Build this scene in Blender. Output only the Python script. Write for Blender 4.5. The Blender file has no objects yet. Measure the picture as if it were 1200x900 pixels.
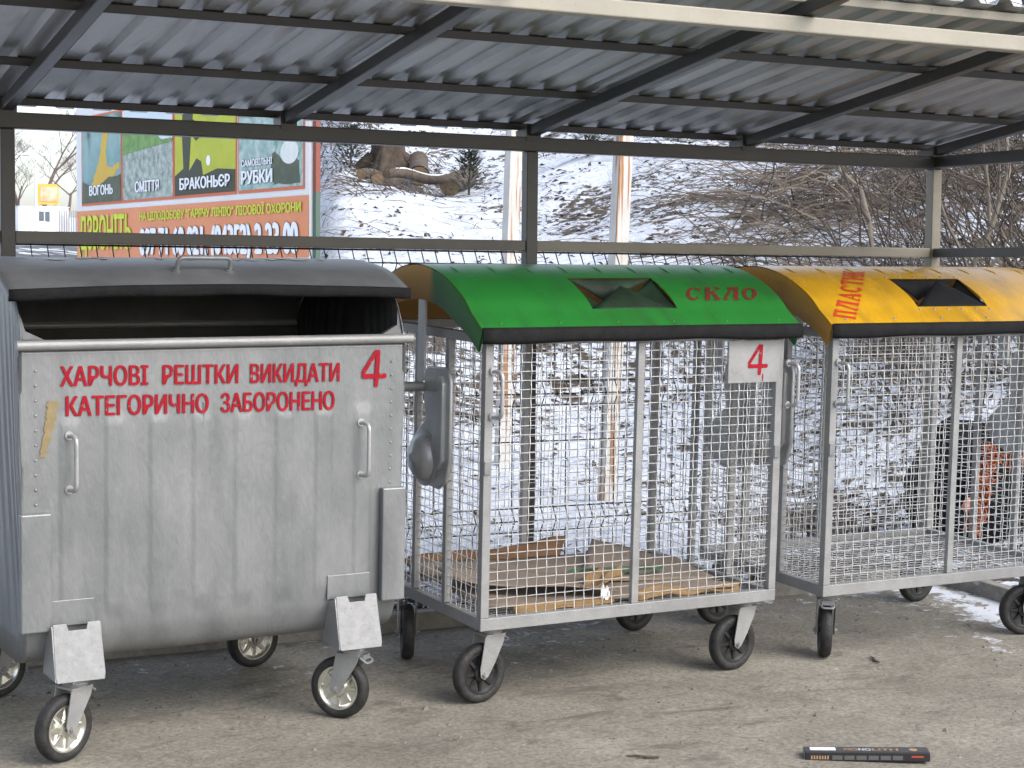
import bpy, bmesh, math, random
from mathutils import Vector, Matrix, noise

# ------------------------------------------------------------------ camera, sky, sun
S = bpy.context.scene
COL = S.collection
rad = math.radians
CAM_H = 1.8164
cam_d = bpy.data.cameras.new('camera')
cam_d.sensor_fit = 'HORIZONTAL'; cam_d.sensor_width = 36.0
cam_d.lens = 2068.65 / 1200.0 * 36.0
cam_d.clip_start = 0.05; cam_d.clip_end = 3000
cam = bpy.data.objects.new('camera', cam_d); COL.objects.link(cam)
yw, pt, ro = rad(26.511), rad(-3.507), rad(0.523)
Fv = Vector((math.sin(yw) * math.cos(pt), math.cos(yw) * math.cos(pt), math.sin(pt)))
R0 = Vector((math.cos(yw), -math.sin(yw), 0)); U0 = R0.cross(Fv)
Rv = R0 * math.cos(ro) + U0 * math.sin(ro); Uv = -R0 * math.sin(ro) + U0 * math.cos(ro)
cm = Matrix((Rv, Uv, -Fv)).transposed().to_4x4(); cm.translation = (0, 0, CAM_H)
cam.matrix_world = cm
S.camera = cam

SUN_AZ, SUN_EL = rad(150), rad(42)
W = bpy.data.worlds.new('World'); S.world = W; W.use_nodes = True
wn = W.node_tree.nodes; wl = W.node_tree.links
sky = wn.new('ShaderNodeTexSky'); sky.sky_type = 'NISHITA'; sky.sun_disc = False
sky.sun_elevation = SUN_EL; sky.sun_rotation = SUN_AZ
sky.air_density = 1.0; sky.dust_density = 3.0; sky.ozone_density = 1.0
hs = wn.new('ShaderNodeHueSaturation'); hs.inputs['Saturation'].default_value = .55   # thin overcast: paler than a clear sky
wl.new(sky.outputs[0], hs.inputs['Color']); wl.new(hs.outputs[0], wn['Background'].inputs[0]); wn['Background'].inputs[1].default_value = 0.15
sd = bpy.data.lights.new('sun', 'SUN'); sd.energy = 0.5; sd.angle = rad(50); sd.color = (1.0, 0.97, 0.94)
so = bpy.data.objects.new('sun', sd); COL.objects.link(so)
sdir = Vector((math.sin(SUN_AZ) * math.cos(SUN_EL), math.cos(SUN_AZ) * math.cos(SUN_EL), math.sin(SUN_EL)))
so.rotation_euler = sdir.to_track_quat('Z', 'Y').to_euler(); so.location = (3, -6, 8)
S.view_settings.view_transform = 'Standard'; S.view_settings.look = 'None'
S.view_settings.exposure = 1.4; S.view_settings.gamma = 1.0; S.view_settings.use_curve_mapping = False

# ------------------------------------------------------------------ materials
def mat(name, c1, rough=0.6, metal=0.0, c2=None, scale=8.0, bump=0.0, bscale=60.0, detail=5.0, stretch=None, spec=0.5,
        c3=None, s3=3.0, t3=(0.55, 0.65), rvar=0.0):
    m = bpy.data.materials.new(name); m.use_nodes = True
    nt = m.node_tree; n = nt.nodes; l = nt.links; b = n['Principled BSDF']
    b.inputs['Roughness'].default_value = rough; b.inputs['Metallic'].default_value = metal
    b.inputs['Specular IOR Level'].default_value = spec
    tc = n.new('ShaderNodeTexCoord'); co = tc.outputs['Object']
    if stretch:
        mp = n.new('ShaderNodeMapping'); mp.inputs['Scale'].default_value = stretch
        l.new(co, mp.inputs[0]); co = mp.outputs[0]
    col = None
    if c2:
        tx = n.new('ShaderNodeTexNoise'); tx.inputs['Scale'].default_value = scale; tx.inputs['Detail'].default_value = detail
        tx.inputs['Roughness'].default_value = 0.65
        l.new(co, tx.inputs['Vector'])
        r = n.new('ShaderNodeValToRGB'); r.color_ramp.elements[0].position = 0.32; r.color_ramp.elements[1].position = 0.68
        r.color_ramp.elements[0].color = (*c1, 1); r.color_ramp.elements[1].color = (*c2, 1)
        l.new(tx.outputs['Fac'], r.inputs[0]); col = r.outputs[0]
        if rvar:
            mr = n.new('ShaderNodeMapRange'); mr.inputs['To Min'].default_value = rough - rvar; mr.inputs['To Max'].default_value = rough + rvar
            l.new(tx.outputs['Fac'], mr.inputs[0]); l.new(mr.outputs[0], b.inputs['Roughness'])
    if c3:
        t2 = n.new('ShaderNodeTexNoise'); t2.inputs['Scale'].default_value = s3; t2.inputs['Detail'].default_value = 8
        l.new(co, t2.inputs['Vector'])
        r2 = n.new('ShaderNodeMapRange'); r2.inputs['From Min'].default_value = t3[0]; r2.inputs['From Max'].default_value = t3[1]
        l.new(t2.outputs['Fac'], r2.inputs[0])
        mx = n.new('ShaderNodeMix'); mx.data_type = 'RGBA'
        l.new(r2.outputs[0], mx.inputs['Factor'])
        if col: l.new(col, mx.inputs['A'])
        else: mx.inputs['A'].default_value = (*c1, 1)
        mx.inputs['B'].default_value = (*c3, 1); col = mx.outputs['Result']
    if col: l.new(col, b.inputs['Base Color'])
    else: b.inputs['Base Color'].default_value = (*c1, 1)
    if bump:
        bt = n.new('ShaderNodeTexNoise'); bt.inputs['Scale'].default_value = bscale; bt.inputs['Detail'].default_value = 6
        l.new(co, bt.inputs['Vector'])
        bp = n.new('ShaderNodeBump'); bp.inputs['Strength'].default_value = bump; bp.inputs['Distance'].default_value = 0.02
        l.new(bt.outputs['Fac'], bp.inputs['Height']); l.new(bp.outputs[0], b.inputs['Normal'])
    return m

M = {}
M['galv'] = mat('galvanized_steel', (.225, .23, .232), .5, .35, (.30, .302, .30), 9, .12, 120, c3=(.20, .20, .20), s3=2.2, t3=(.52, .75), rvar=.12)
M['galv_body'] = mat('galvanized_sheet', (.165, .175, .182), .42, .45, (.235, .245, .25), 6, .10, 90, stretch=(1, 1, .35), c3=(.11, .115, .12), s3=5.0, t3=(.54, .86), rvar=.12)
M['galv_lid'] = mat('weathered_zinc_lid', (.17, .175, .18), .42, .45, (.25, .255, .26), 6, .08, 60, rvar=.1)
M['galv_dark'] = mat('zinc_arm', (.34, .35, .355), .38, .5, (.46, .46, .46), 7, .08, 70, rvar=.1)
M['zinc'] = mat('bright_zinc', (.165, .17, .175), .45, .25, (.22, .225, .23), 30, .05, 100, c3=(.11, .11, .11), s3=70, t3=(.62, .75))
M['plate'] = mat('zinc_number_plate', (.24, .245, .245), .45, .3, (.30, .30, .30), 12, .05, 80, c3=(.19, .19, .18), s3=18, t3=(.6, .75))
M['gusset'] = mat('dull_zinc_gusset', (.08, .083, .086), .6, .2, (.12, .123, .125), 12)
M['chrome'] = mat('zinc_plated_rim', (.66, .65, .58), .25, .9, (.75, .75, .72), 12)
M['wire'] = mat('mesh_wire', (.44, .445, .45), .40, .5, (.55, .55, .55), 40)
M['rubber'] = mat('black_rubber', (.007, .007, .008), .75, 0, (.014, .014, .015), 20, .15, 90, spec=.15)
M['green_rubber'] = mat('green_dusted_rubber', (.010, .016, .011), .6, 0, (.022, .055, .026), 5, spec=.25)
M['tyre'] = mat('tyre_rubber', (.014, .014, .015), .6, 0, (.035, .034, .032), 30, .2, 120, c3=(.10, .09, .075), s3=14, t3=(.66, .78), spec=.3)
M['plastic_rim'] = mat('black_plastic_rim', (.012, .012, .013), .4)
M['red'] = mat('red_lettering', (.25, .003, .012), .6, 0, (.31, .004, .016), 25, spec=.2, c3=(.24, .16, .16), s3=38, t3=(.645, .69))
M['redbrown'] = mat('dark_red_lettering', (.11, .012, .008), .6, 0, (.15, .018, .010), 30)
M['redorange'] = mat('red_orange_lettering', (.50, .03, .008), .5)
M['tan'] = mat('tan_residue', (.19, .145, .065), .8, 0, (.25, .20, .11), 25)
M['shelter'] = mat('grey_brown_paint', (.032, .031, .030), .42, .0, (.046, .044, .040), 6, .05, 60)
M['sunlit_frame'] = mat('sunlit_beige_paint', (.17, .155, .12), .45, 0, (.22, .20, .155), 5, .05, 60)  # lighter frame tone: sunlight put into the colour of right rail and post
M['header'] = mat('cream_painted_tube', (.25, .235, .19), .45, .0, (.30, .28, .23), 4, .05, 60, c3=(.16, .13, .09), s3=55, t3=(.68, .75))
M['roof'] = mat('roof_sheet_zinc', (.31, .315, .32), .40, .42, (.44, .445, .45), 3, .06, 30, stretch=(2.5, .5, 1), rvar=.10, c3=(.20, .17, .14), s3=2.6, t3=(.60, .74))
M['darkwire'] = mat('dark_fence_wire', (.015, .018, .02), .5)
M['kerb'] = mat('weathered_kerb', (.15, .14, .125), .9, 0, (.24, .23, .21), 14, .5, 40, c3=(.6, .62, .66), s3=4, t3=(.66, .72))
M['card'] = mat('brown_cardboard', (.20, .158, .120), .85, 0, (.26, .208, .16), 4, .08, 40)
M['card_edge'] = mat('ochre_cardboard', (.27, .165, .065), .85, 0, (.20, .13, .065), 8, .2, 50)
M['green_print'] = mat('green_print', (.05, .15, .06), .8)
M['paper'] = mat('white_paper', (.75, .75, .72), .8)
M['bark'] = mat('tree_bark', (.045, .034, .027), .9, 0, (.10, .078, .06), 5, .6, 20)
M['bark_far'] = mat('far_bark', (.10, .075, .065), .95, 0, (.16, .12, .10), 2)
M['cutwood'] = mat('cut_wood', (.21, .145, .08), .85, 0, (.13, .085, .045), 12)
M['twig'] = mat('bramble_stems', (.045, .037, .031), .9, 0, (.11, .088, .072), .8)
M['palestem'] = mat('pale_shrub_stems', (.13, .108, .082), .9, 0, (.20, .17, .135), 6, .3, 30)
M['leaf'] = mat('dead_leaves', (.05, .038, .026), .9, 0, (.12, .088, .058), 3)
M['leaf_dark'] = mat('wet_dead_leaves', (.035, .03, .025), .85, 0, (.09, .07, .05), 3)
M['needle'] = mat('evergreen_needles', (.035, .048, .038), .8, 0, (.085, .10, .08), 3)
M['blacksack'] = mat('black_cloth', (.008, .008, .010), .7, 0, (.014, .014, .016), 6, .3, 14, spec=.05)
M['orange'] = mat('orange_mesh', (.36, .085, .02), .7, 0, (.20, .05, .015), 18, .3, 40)
M['pinkish'] = mat('pinkish_cloth', (.45, .22, .16), .8)
M['white_post'] = None
M['snowpiece'] = mat('old_snow', (.48, .51, .57), .8, 0, (.62, .64, .68), 6, .4, 20)

def rusty_white():
    m = mat('rusty_white_paint', (.40, .39, .37), .55, 0, (.50, .49, .47), 6)
    nt = m.node_tree; n = nt.nodes; l = nt.links; b = n['Principled BSDF']
    src = b.inputs['Base Color'].links[0].from_socket
    tc = n.new('ShaderNodeTexCoord'); mp = n.new('ShaderNodeMapping'); mp.inputs['Scale'].default_value = (26, 26, 1.5)
    l.new(tc.outputs['Object'], mp.inputs[0])
    tx = n.new('ShaderNodeTexNoise'); tx.inputs['Scale'].default_value = 1.0; tx.inputs['Detail'].default_value = 4
    l.new(mp.outputs[0], tx.inputs['Vector'])
    mr = n.new('ShaderNodeMapRange'); mr.inputs['From Min'].default_value = .53; mr.inputs['From Max'].default_value = .62
    l.new(tx.outputs['Fac'], mr.inputs[0])
    mx = n.new('ShaderNodeMix'); mx.data_type = 'RGBA'; l.new(mr.outputs[0], mx.inputs['Factor'])
    l.new(src, mx.inputs['A']); mx.inputs['B'].default_value = (.28, .12, .035, 1)
    l.new(mx.outputs['Result'], b.inputs['Base Color'])
    return m
M['white_post'] = rusty_white()

def lid_paint(name, front, back, split, lo, hi, rough=.32):
    """sprayed paint: `front` colour, with the older `back` colour left on the rear of the end plates"""
    m = mat(name, front, rough, 0, tuple(c * 1.18 for c in front), 4.5, .05, 26, stretch=(2.6, .8, .8), c3=tuple(c * .55 + .012 for c in front), s3=3.2, t3=(.50, .78), rvar=.10)
    if back:
        nt = m.node_tree; n = nt.nodes; l = nt.links; b = n['Principled BSDF']
        src = b.inputs['Base Color'].links[0].from_socket
        tc = n.new('ShaderNodeTexCoord'); sp = n.new('ShaderNodeSeparateXYZ'); l.new(tc.outputs['Object'], sp.inputs[0])
        tx = n.new('ShaderNodeTexNoise'); tx.inputs['Scale'].default_value = 7; l.new(tc.outputs['Object'], tx.inputs['Vector'])
        ad = n.new('ShaderNodeMath'); ad.operation = 'MULTIPLY_ADD'; ad.inputs[1].default_value = .10
        l.new(tx.outputs['Fac'], ad.inputs[0]); l.new(sp.outputs['Y'], ad.inputs[2])
        mr = n.new('ShaderNodeMapRange'); mr.inputs['From Min'].default_value = lo; mr.inputs['From Max'].default_value = hi
        l.new(ad.outputs[0], mr.inputs[0])
        mx = n.new('ShaderNodeMix'); mx.data_type = 'RGBA'; l.new(mr.outputs[0], mx.inputs['Factor'])
        l.new(src, mx.inputs['A']); mx.inputs['B'].default_value = (*back, 1)
        l.new(mx.outputs['Result'], b.inputs['Base Color'])
    return m
YEL = (.50, .272, .008); YELD = (.40, .21, .02); GRN = (.014, .150, .022)
M['lid_green'] = lid_paint('green_spray_paint', GRN, None, 0, 0, 1, .34)
M['lid_green_end'] = lid_paint('green_over_yellow_paint', (.015, .14, .022), YELD, 1, .40, .46, .6)
M['lid_yellow'] = lid_paint('yellow_paint', YEL, None, 0, 0, 1, .26)
M['lid_yellow_end'] = lid_paint('dull_yellow_paint', YELD, None, 0, 0, 1, .6)
M['lid_inside'] = mat('yellow_lid_inside', (.30, .15, .015), .5)

# ------------------------------------------------------------------ mesh helpers
class MB:
    def __init__(s): s.v = []; s.f = []; s.m = []; s.mi = 0
    def add(s, vs, fs):
        o = len(s.v); s.v += [Vector(p) for p in vs]; s.f += [tuple(i + o for i in f) for f in fs]; s.m += [s.mi] * len(fs); return s
    def box(s, c, d, X=None):
        x, y, z = (q / 2 for q in d)
        vs = [Vector((a * x, b * y, e * z)) for a in (-1, 1) for b in (-1, 1) for e in (-1, 1)]
        if X: vs = [X @ p for p in vs]
        c = Vector(c)
        return s.add([p + c for p in vs], [(0, 1, 3, 2), (4, 6, 7, 5), (0, 4, 5, 1), (2, 3, 7, 6), (0, 2, 6, 4), (1, 5, 7, 3)])
    def bar(s, a, b, w, h, up=(0, 0, 1)):
        a = Vector(a); b = Vector(b); t = (b - a).normalized(); sd = t.cross(Vector(up)).normalized(); u = sd.cross(t)
        vs = [p + sd * i * w / 2 + u * j * h / 2 for p in (a, b) for i, j in ((-1, -1), (1, -1), (1, 1), (-1, 1))]
        return s.add(vs, [(0, 3, 2, 1), (4, 5, 6, 7), (0, 1, 5, 4), (1, 2, 6, 5), (2, 3, 7, 6), (3, 0, 4, 7)])
    def tube(s, pts, r, n=8, cap=True):
        pts = [Vector(p) for p in pts]; rs = r if isinstance(r, (list, tuple)) else [r] * len(pts)
        vs = []; fs = []; ref = None
        for i, p in enumerate(pts):
            t = (pts[min(i + 1, len(pts) - 1)] - pts[max(i - 1, 0)])
            if t.length < 1e-9: t = Vector((0, 0, 1))
            t.normalize()
            if ref is None: ref = t.orthogonal().normalized()
            ref = (ref - t * ref.dot(t))
            if ref.length < 1e-6: ref = t.orthogonal()
            ref.normalize(); bn = t.cross(ref)
            for k in range(n):
                a = 2 * math.pi * k / n; vs.append(p + (ref * math.cos(a) + bn * math.sin(a)) * rs[i])
        for i in range(len(pts) - 1):
            for k in range(n):
                k2 = (k + 1) % n; fs.append((i * n + k, i * n + k2, (i + 1) * n + k2, (i + 1) * n + k))
        if cap and n > 2:
            fs.append(tuple(range(n - 1, -1, -1))); fs.append(tuple((len(pts) - 1) * n + k for k in range(n)))
        return s.add(vs, fs)
    def lathe(s, prof, n, X=None, close=False):
        """profile (r, z) spun about z"""
        vs = []; fs = []; m = len(prof)
        for k in range(n):
            a = 2 * math.pi * k / n
            for r, z in prof: vs.append(Vector((r * math.cos(a), r * math.sin(a), z)))
        for k in range(n):
            k2 = (k + 1) % n
            for i in range(m if close else m - 1):
                j = (i + 1) % m; fs.append((k * m + i, k2 * m + i, k2 * m + j, k * m + j))
        if X: vs = [X @ p for p in vs]
        return s.add(vs, fs)
    def prism(s, outline, t, X=None):
        """outline in XY, thickness t centred on z=0"""
        n = len(outline); vs = [Vector((x, y, -t / 2)) for x, y in outline] + [Vector((x, y, t / 2)) for x, y in outline]
        if X: vs = [X @ p for p in vs]
        return s.add(vs, [tuple(range(n - 1, -1, -1)), tuple(range(n, 2 * n))] + [(i, (i + 1) % n, n + (i + 1) % n, n + i) for i in range(n)])
    def grid(s, P, nu, nv):
        vs = [P(i, j) for i in range(nu) for j in range(nv)]
        return s.add(vs, [(i * nv + j, (i + 1) * nv + j, (i + 1) * nv + j + 1, i * nv + j + 1) for i in range(nu - 1) for j in range(nv - 1)])
    def mesh(s, name, mats, smooth=None):
        me = bpy.data.meshes.new(name); me.from_pydata([tuple(p) for p in s.v], [], s.f)
        for q in (mats if isinstance(mats, (list, tuple)) else [mats]): me.materials.append(q)
        if any(s.m): me.polygons.foreach_set('material_index', s.m)
        if smooth is not None:
            bm = bmesh.new(); bm.from_mesh(me)
            for f in bm.faces: f.smooth = True
            for e in bm.edges:
                if len(e.link_faces) == 2 and e.calc_face_angle(0) > rad(smooth): e.smooth = False
            bm.to_mesh(me); bm.free()
        me.update(); return me
    def build(s, name, mats, parent=None, smooth=None, bevel=0, solid=0, fix=False):
        me = s.mesh(name, mats, smooth)
        if fix:
            bm = bmesh.new(); bm.from_mesh(me); bmesh.ops.remove_doubles(bm, verts=bm.verts, dist=1e-5)
            bmesh.ops.recalc_face_normals(bm, faces=bm.faces); bm.to_mesh(me); bm.free()
        return link(name, me, parent, bevel, solid)

ROOTM = {}
def link(name, me, parent=None, bevel=0, solid=0):
    o = bpy.data.objects.new(name, me); COL.objects.link(o)
    if parent:
        o.parent = parent
        top = parent
        if parent.name in WORLDROOT: o.matrix_parent_inverse = WORLDROOT[parent.name].inverted()
    if solid:
        md = o.modifiers.new('thickness', 'SOLIDIFY'); md.thickness = solid; md.offset = -1
    if bevel:
        md = o.modifiers.new('bevel', 'BEVEL'); md.width = bevel; md.segments = 2; md.limit_method = 'ANGLE'; md.angle_limit = rad(40)
    return o
WORLDROOT = {}   # roots whose parts are written in world coordinates

def tag(o, label=None, cat=None, group=None, kind=None):
    if label: o['label'] = label
    if cat: o['category'] = cat
    if group: o['group'] = group
    if kind: o['kind'] = kind
    return o
def thing(name, label, cat, mtx=None, loc=None, group=None, world=False):
    o = bpy.data.objects.new(name, None); COL.objects.link(o); o.empty_display_size = .2
    mtx = mtx if mtx is not None else Matrix.Translation(loc or (0, 0, 0))
    o.matrix_world = mtx
    if world: WORLDROOT[o.name] = mtx.copy()
    return tag(o, label, cat, group)

def smooth01(a, b, x):
    t = min(1, max(0, (x - a) / (b - a))); return t * t * (3 - 2 * t)

# text -> mesh data in a normalised box (x 0..1, y in cap heights)
_capc = {}
def text_geo(string, bold=0.0):
    cu = bpy.data.curves.new('t', 'FONT'); cu.body = string; cu.size = 1.0; cu.offset = bold; cu.resolution_u = 4
    ob = bpy.data.objects.new('t', cu); COL.objects.link(ob)
    dg = bpy.context.evaluated_depsgraph_get(); dg.update()
    me = bpy.data.meshes.new_from_object(ob.evaluated_get(dg))
    vs = [v.co.copy() for v in me.vertices]; fs = [tuple(p.vertices) for p in me.polygons]
    bpy.data.objects.remove(ob); bpy.data.curves.remove(cu); bpy.data.meshes.remove(me)
    return vs, fs
def text_to(mb, string, P, bold=0.02):
    """lay text through P(u, v, lift): u 0..1 along the string, v 0..1 from baseline to cap height;
    heavier weights are built from several shifted passes, each a hair above the last"""
    if 0 not in _capc:
        v, _ = text_geo('Н'); _capc[0] = (min(q.y for q in v), max(q.y for q in v))
    y0, y1 = _capc[0]
    vs, fs = text_geo(string)
    if not vs: return
    x0 = min(q.x for q in vs) - bold; x1 = max(q.x for q in vs) + bold
    n = 5 if bold > .001 else 1
    for k in range(n):
        dx = bold * (-1, 1, -.5, .5, 0)[k] if n > 1 else 0
        dy = bold * (0, 0, .35, -.35, 0)[k] if n > 1 else 0
        mb.add([P((q.x + dx - x0) / (x1 - x0), (q.y + dy - y0) / (y1 - y0), k) for q in vs], fs)

# ------------------------------------------------------------------ terrain
def base_z(x, y):
    return .0051 * x + (.0392 * y if y < 12 else .4704 + .031 * (y - 12))
def terrain(x, y):
    z = base_z(x, y)
    if y > 6.9 or x > 5.9:
        a = x / max(y, .5)
        f = smooth01(.335, .385, a)
        h = 0.0
        if y > 11.5:
            d = y - 11.5
            h += f * (.19 * d + .35 * smooth01(1.0, 2.6, d)) * (1 + .5 * smooth01(.55, .9, a))
        if x > 6.8:
            h += .30 * (x - 6.8) * smooth01(4, 9, y + x * .25) * (1 - .6 * smooth01(10, 14, y)) * smooth01(.45, .62, a)
        h = 11 * (1 - math.exp(-h / 11))
        nz = noise.noise(Vector((x * .35, y * .35, 0))) * .30 + noise.noise(Vector((x * 1.3, y * 1.3, 5))) * .07
        near = smooth01(7.0, 9.5, y) if x < 6.2 else smooth01(6.0, 7.5, x)
        h += near * (nz * (.25 + .75 * min(1, h)) + .05 * noise.noise(Vector((x * 3.1, y * 3.1, 9))))
        z += h + .05 * near
    return z - .012

# ------------------------------------------------------------------ the setting: ground, snow slope, pad, road
def axis(lo, hi, f0, f1, fine, grow=1.18):
    a = [f0]; 
    while a[-1] < f1: a.append(a[-1] + fine)
    st = fine
    while a[-1] < hi: st *= grow; a.append(a[-1] + st)
    st = fine; b = [f0]
    while b[-1] > lo: st *= grow; b.append(b[-1] - st)
    return b[:0:-1] + a
def litter_amount(x, y):
    a = x / max(y, .5)
    v = .18
    if y > 6.9 or x > 5.9:
        v = .32 + .30 * smooth01(.60, .72, a) - .06 * (1 - smooth01(10.5, 12, y)) * smooth01(7.5, 8.2, y)
        v = max(v, .56 * smooth01(11.3, 12.6, y) * (1 - smooth01(14.2, 17.0, y)))
        v = max(v, .55 * (1 - smooth01(7.0, 7.9, y)) if x < 6 else v)
        v = max(v, .42 * smooth01(7.4, 9.5, x) * smooth01(5, 8, y))
        v += .30 * (noise.noise(Vector((x * .45, y * .3, 3.3))))
        if y > 45: v = .34
        if a < .30: v = .10 + .18 * noise.noise(Vector((x * .3, y * .08, 1)))
    return v
gx_ = axis(-160, 420, 3.0, 17.0, .13); gy_ = axis(-60, 900, 6.6, 22.0, .13)
g = MB(); g.grid(lambda i, j: Vector((gx_[i], gy_[j], terrain(gx_[i], gy_[j]))), len(gx_), len(gy_))
gm = g.mesh('ground', [], 180)
at = gm.attributes.new('litter', 'FLOAT', 'POINT')
at.data.foreach_set('value', [litter_amount(v.co.x, v.co.y) for v in gm.vertices])
def snow_material():
    m = bpy.data.materials.new('patchy_snow'); m.use_nodes = True; nt = m.node_tree; n = nt.nodes; l = nt.links; b = n['Principled BSDF']
    b.inputs['Roughness'].default_value = .85; b.inputs['Specular IOR Level'].default_value = .2
    tc = n.new('ShaderNodeTexCoord')
    def nz(scale, det, dist=0):
        t = n.new('ShaderNodeTexNoise'); t.inputs['Scale'].default_value = scale; t.inputs['Detail'].default_value = det
        t.inputs['Roughness'].default_value = .7; t.inputs['Distortion'].default_value = dist
        l.new(tc.outputs['Object'], t.inputs['Vector']); return t.outputs['Fac']
    at = n.new('ShaderNodeAttribute'); at.attribute_name = 'litter'
    a = nz(8.5, 11, .5); c = nz(1.1, 5, .4)
    s = n.new('ShaderNodeMath'); s.operation = 'MULTIPLY_ADD'; s.inputs[1].default_value = .80; l.new(c, s.inputs[0]); l.new(a, s.inputs[2])
    s2 = n.new('ShaderNodeMath'); s2.operation = 'MULTIPLY_ADD'; s2.inputs[1].default_value = .42; l.new(at.outputs['Fac'], s2.inputs[0]); l.new(s.outputs[0], s2.inputs[2])
    mr = n.new('ShaderNodeMapRange'); mr.inputs['From Min'].default_value = 1.135; mr.inputs['From Max'].default_value = 1.19; l.new(s2.outputs[0], mr.inputs[0])
    dr = n.new('ShaderNodeValToRGB'); dr.color_ramp.elements[0].color = (.028, .024, .020, 1); dr.color_ramp.elements[1].color = (.115, .092, .070, 1)
    dr.color_ramp.elements[0].position = .35; dr.color_ramp.elements[1].position = .65
    l.new(nz(22, 5), dr.inputs[0])
    sr = n.new('ShaderNodeValToRGB'); sr.color_ramp.elements[0].color = (.42, .465, .55, 1); sr.color_ramp.elements[1].color = (.60, .635, .69, 1)
    sr.color_ramp.elements[0].position = .35; sr.color_ramp.elements[1].position = .6; l.new(nz(9, 6), sr.inputs[0])
    mx = n.new('ShaderNodeMix'); mx.data_type = 'RGBA'; l.new(mr.outputs[0], mx.inputs['Factor']); l.new(sr.outputs[0], mx.inputs['A']); l.new(dr.outputs[0], mx.inputs['B'])
    fm = n.new('ShaderNodeMapRange'); fm.inputs['From Min'].default_value = .60; fm.inputs['From Max'].default_value = .66; fm.inputs['To Max'].default_value = .75
    l.new(nz(17, 8, .3), fm.inputs[0])
    m3 = n.new('ShaderNodeMix'); m3.data_type = 'RGBA'; l.new(fm.outputs[0], m3.inputs['Factor']); l.new(mx.outputs['Result'], m3.inputs['A']); m3.inputs['B'].default_value = (.085, .072, .058, 1)
    l.new(m3.outputs['Result'], b.inputs['Base Color'])
    bp = n.new('ShaderNodeBump'); bp.inputs['Strength'].default_value = .8; bp.inputs['Distance'].default_value = .06
    l.new(s.outputs[0], bp.inputs['Height']); l.new(bp.outputs[0], b.inputs['Normal'])
    return m
gm.materials.append(snow_material())
tag(link('ground', gm), kind='structure')

def pad_material():
    m = bpy.data.materials.new('dirty_concrete'); m.use_nodes = True; nt = m.node_tree; n = nt.nodes; l = nt.links; b = n['Principled BSDF']
    tc = n.new('ShaderNodeTexCoord')
    def nz(scale, det=6, rough=.65, dist=0, st=None):
        t = n.new('ShaderNodeTexNoise'); t.inputs['Scale'].default_value = scale; t.inputs['Detail'].default_value = det
        t.inputs['Roughness'].default_value = rough; t.inputs['Distortion'].default_value = dist
        if st:
            mp = n.new('ShaderNodeMapping'); mp.inputs['Scale'].default_value = st; l.new(tc.outputs['Object'], mp.inputs[0]); l.new(mp.outputs[0], t.inputs['Vector'])
        else: l.new(tc.outputs['Object'], t.inputs['Vector'])
        return t.outputs['Fac']
    def ramp(f, p0, c0, p1, c1):
        r = n.new('ShaderNodeValToRGB'); e = r.color_ramp.elements; e[0].position = p0; e[0].color = (*c0, 1); e[1].position = p1; e[1].color = (*c1, 1)
        l.new(f, r.inputs[0]); return r.outputs[0]
    def mix(f, a, b_, mode='MIX'):
        x = n.new('ShaderNodeMix'); x.data_type = 'RGBA'; x.blend_type = mode
        if isinstance(f, float): x.inputs['Factor'].default_value = f
        else: l.new(f, x.inputs['Factor'])
        l.new(a, x.inputs['A'])
        if isinstance(b_, tuple): x.inputs['B'].default_value = (*b_, 1)
        else: l.new(b_, x.inputs['B'])
        return x.outputs['Result']
    def mr(f, a, c):
        x = n.new('ShaderNodeMapRange'); x.inputs['From Min'].default_value = a; x.inputs['From Max'].default_value = c; l.new(f, x.inputs[0]); return x.outputs[0]
    base = ramp(nz(1.6, 10, .72, .4), .32, (.165, .152, .126), .68, (.305, .283, .236))
    grit = ramp(nz(55, 6, .75), .3, (.50, .50, .50), .7, (1.28, 1.28, 1.28))
    col = mix(1.0, base, grit, 'MULTIPLY')
    col = mix(mr(nz(2.6, 9, .75, 1.0, (1, 2.2, 1)), .54, .66), col, (.115, .104, .088))
    col = mix(mr(nz(16, 8, .8), .60, .68), col, (.045, .04, .033))
    col = mix(mr(nz(24, 7, .8), .66, .72), col, (.33, .30, .25))
    # thin leftovers of snow, most of them by the kerbs
    sp = n.new('ShaderNodeSeparateXYZ'); l.new(tc.outputs['Object'], sp.inputs[0])
    def ma(op, a, c, d=None):
        x = n.new('ShaderNodeMath'); x.operation = op
        for i, q in enumerate((a, c, d)):
            if q is None: continue
            if isinstance(q, (int, float)): x.inputs[i].default_value = q
            else: l.new(q, x.inputs[i])
        return x.outputs[0]
    edge_y = mr(sp.outputs['Y'], 5.9, 7.0); edge_x = mr(sp.outputs['X'], 4.9, 5.7)
    bias = ma('MAXIMUM', ma('MULTIPLY', edge_y, .10), ma('MULTIPLY', edge_x, .23))
    sn = ma('ADD', ma('MULTIPLY_ADD', nz(1.7, 4), .35, nz(9, 9, .75, .3)), bias)
    sf = mr(sn, .835, .90)
    col = mix(sf, col, (.52, .55, .60))
    l.new(col, b.inputs['Base Color']); b.inputs['Roughness'].default_value = .88; b.inputs['Specular IOR Level'].default_value = .25
    bp = n.new('ShaderNodeBump'); bp.inputs['Strength'].default_value = .5; bp.inputs['Distance'].default_value = .012
    l.new(ma('ADD', nz(38, 8, .75), ma('MULTIPLY', sn, 1.5)), bp.inputs['Height']); l.new(bp.outputs[0], b.inputs['Normal'])
    return m
pad = MB(); px_ = [-30 + .9 * i for i in range(41)]; px_[-1] = 5.88; py_ = [-24 + .75 * i for i in range(42)]; py_[-1] = 6.93
pad.grid(lambda i, j: Vector((px_[i], py_[j], .0051 * px_[i] + .0392 * py_[j])), len(px_), len(py_))
tag(pad.build('concrete_pad', pad_material()), kind='structure')

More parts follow.
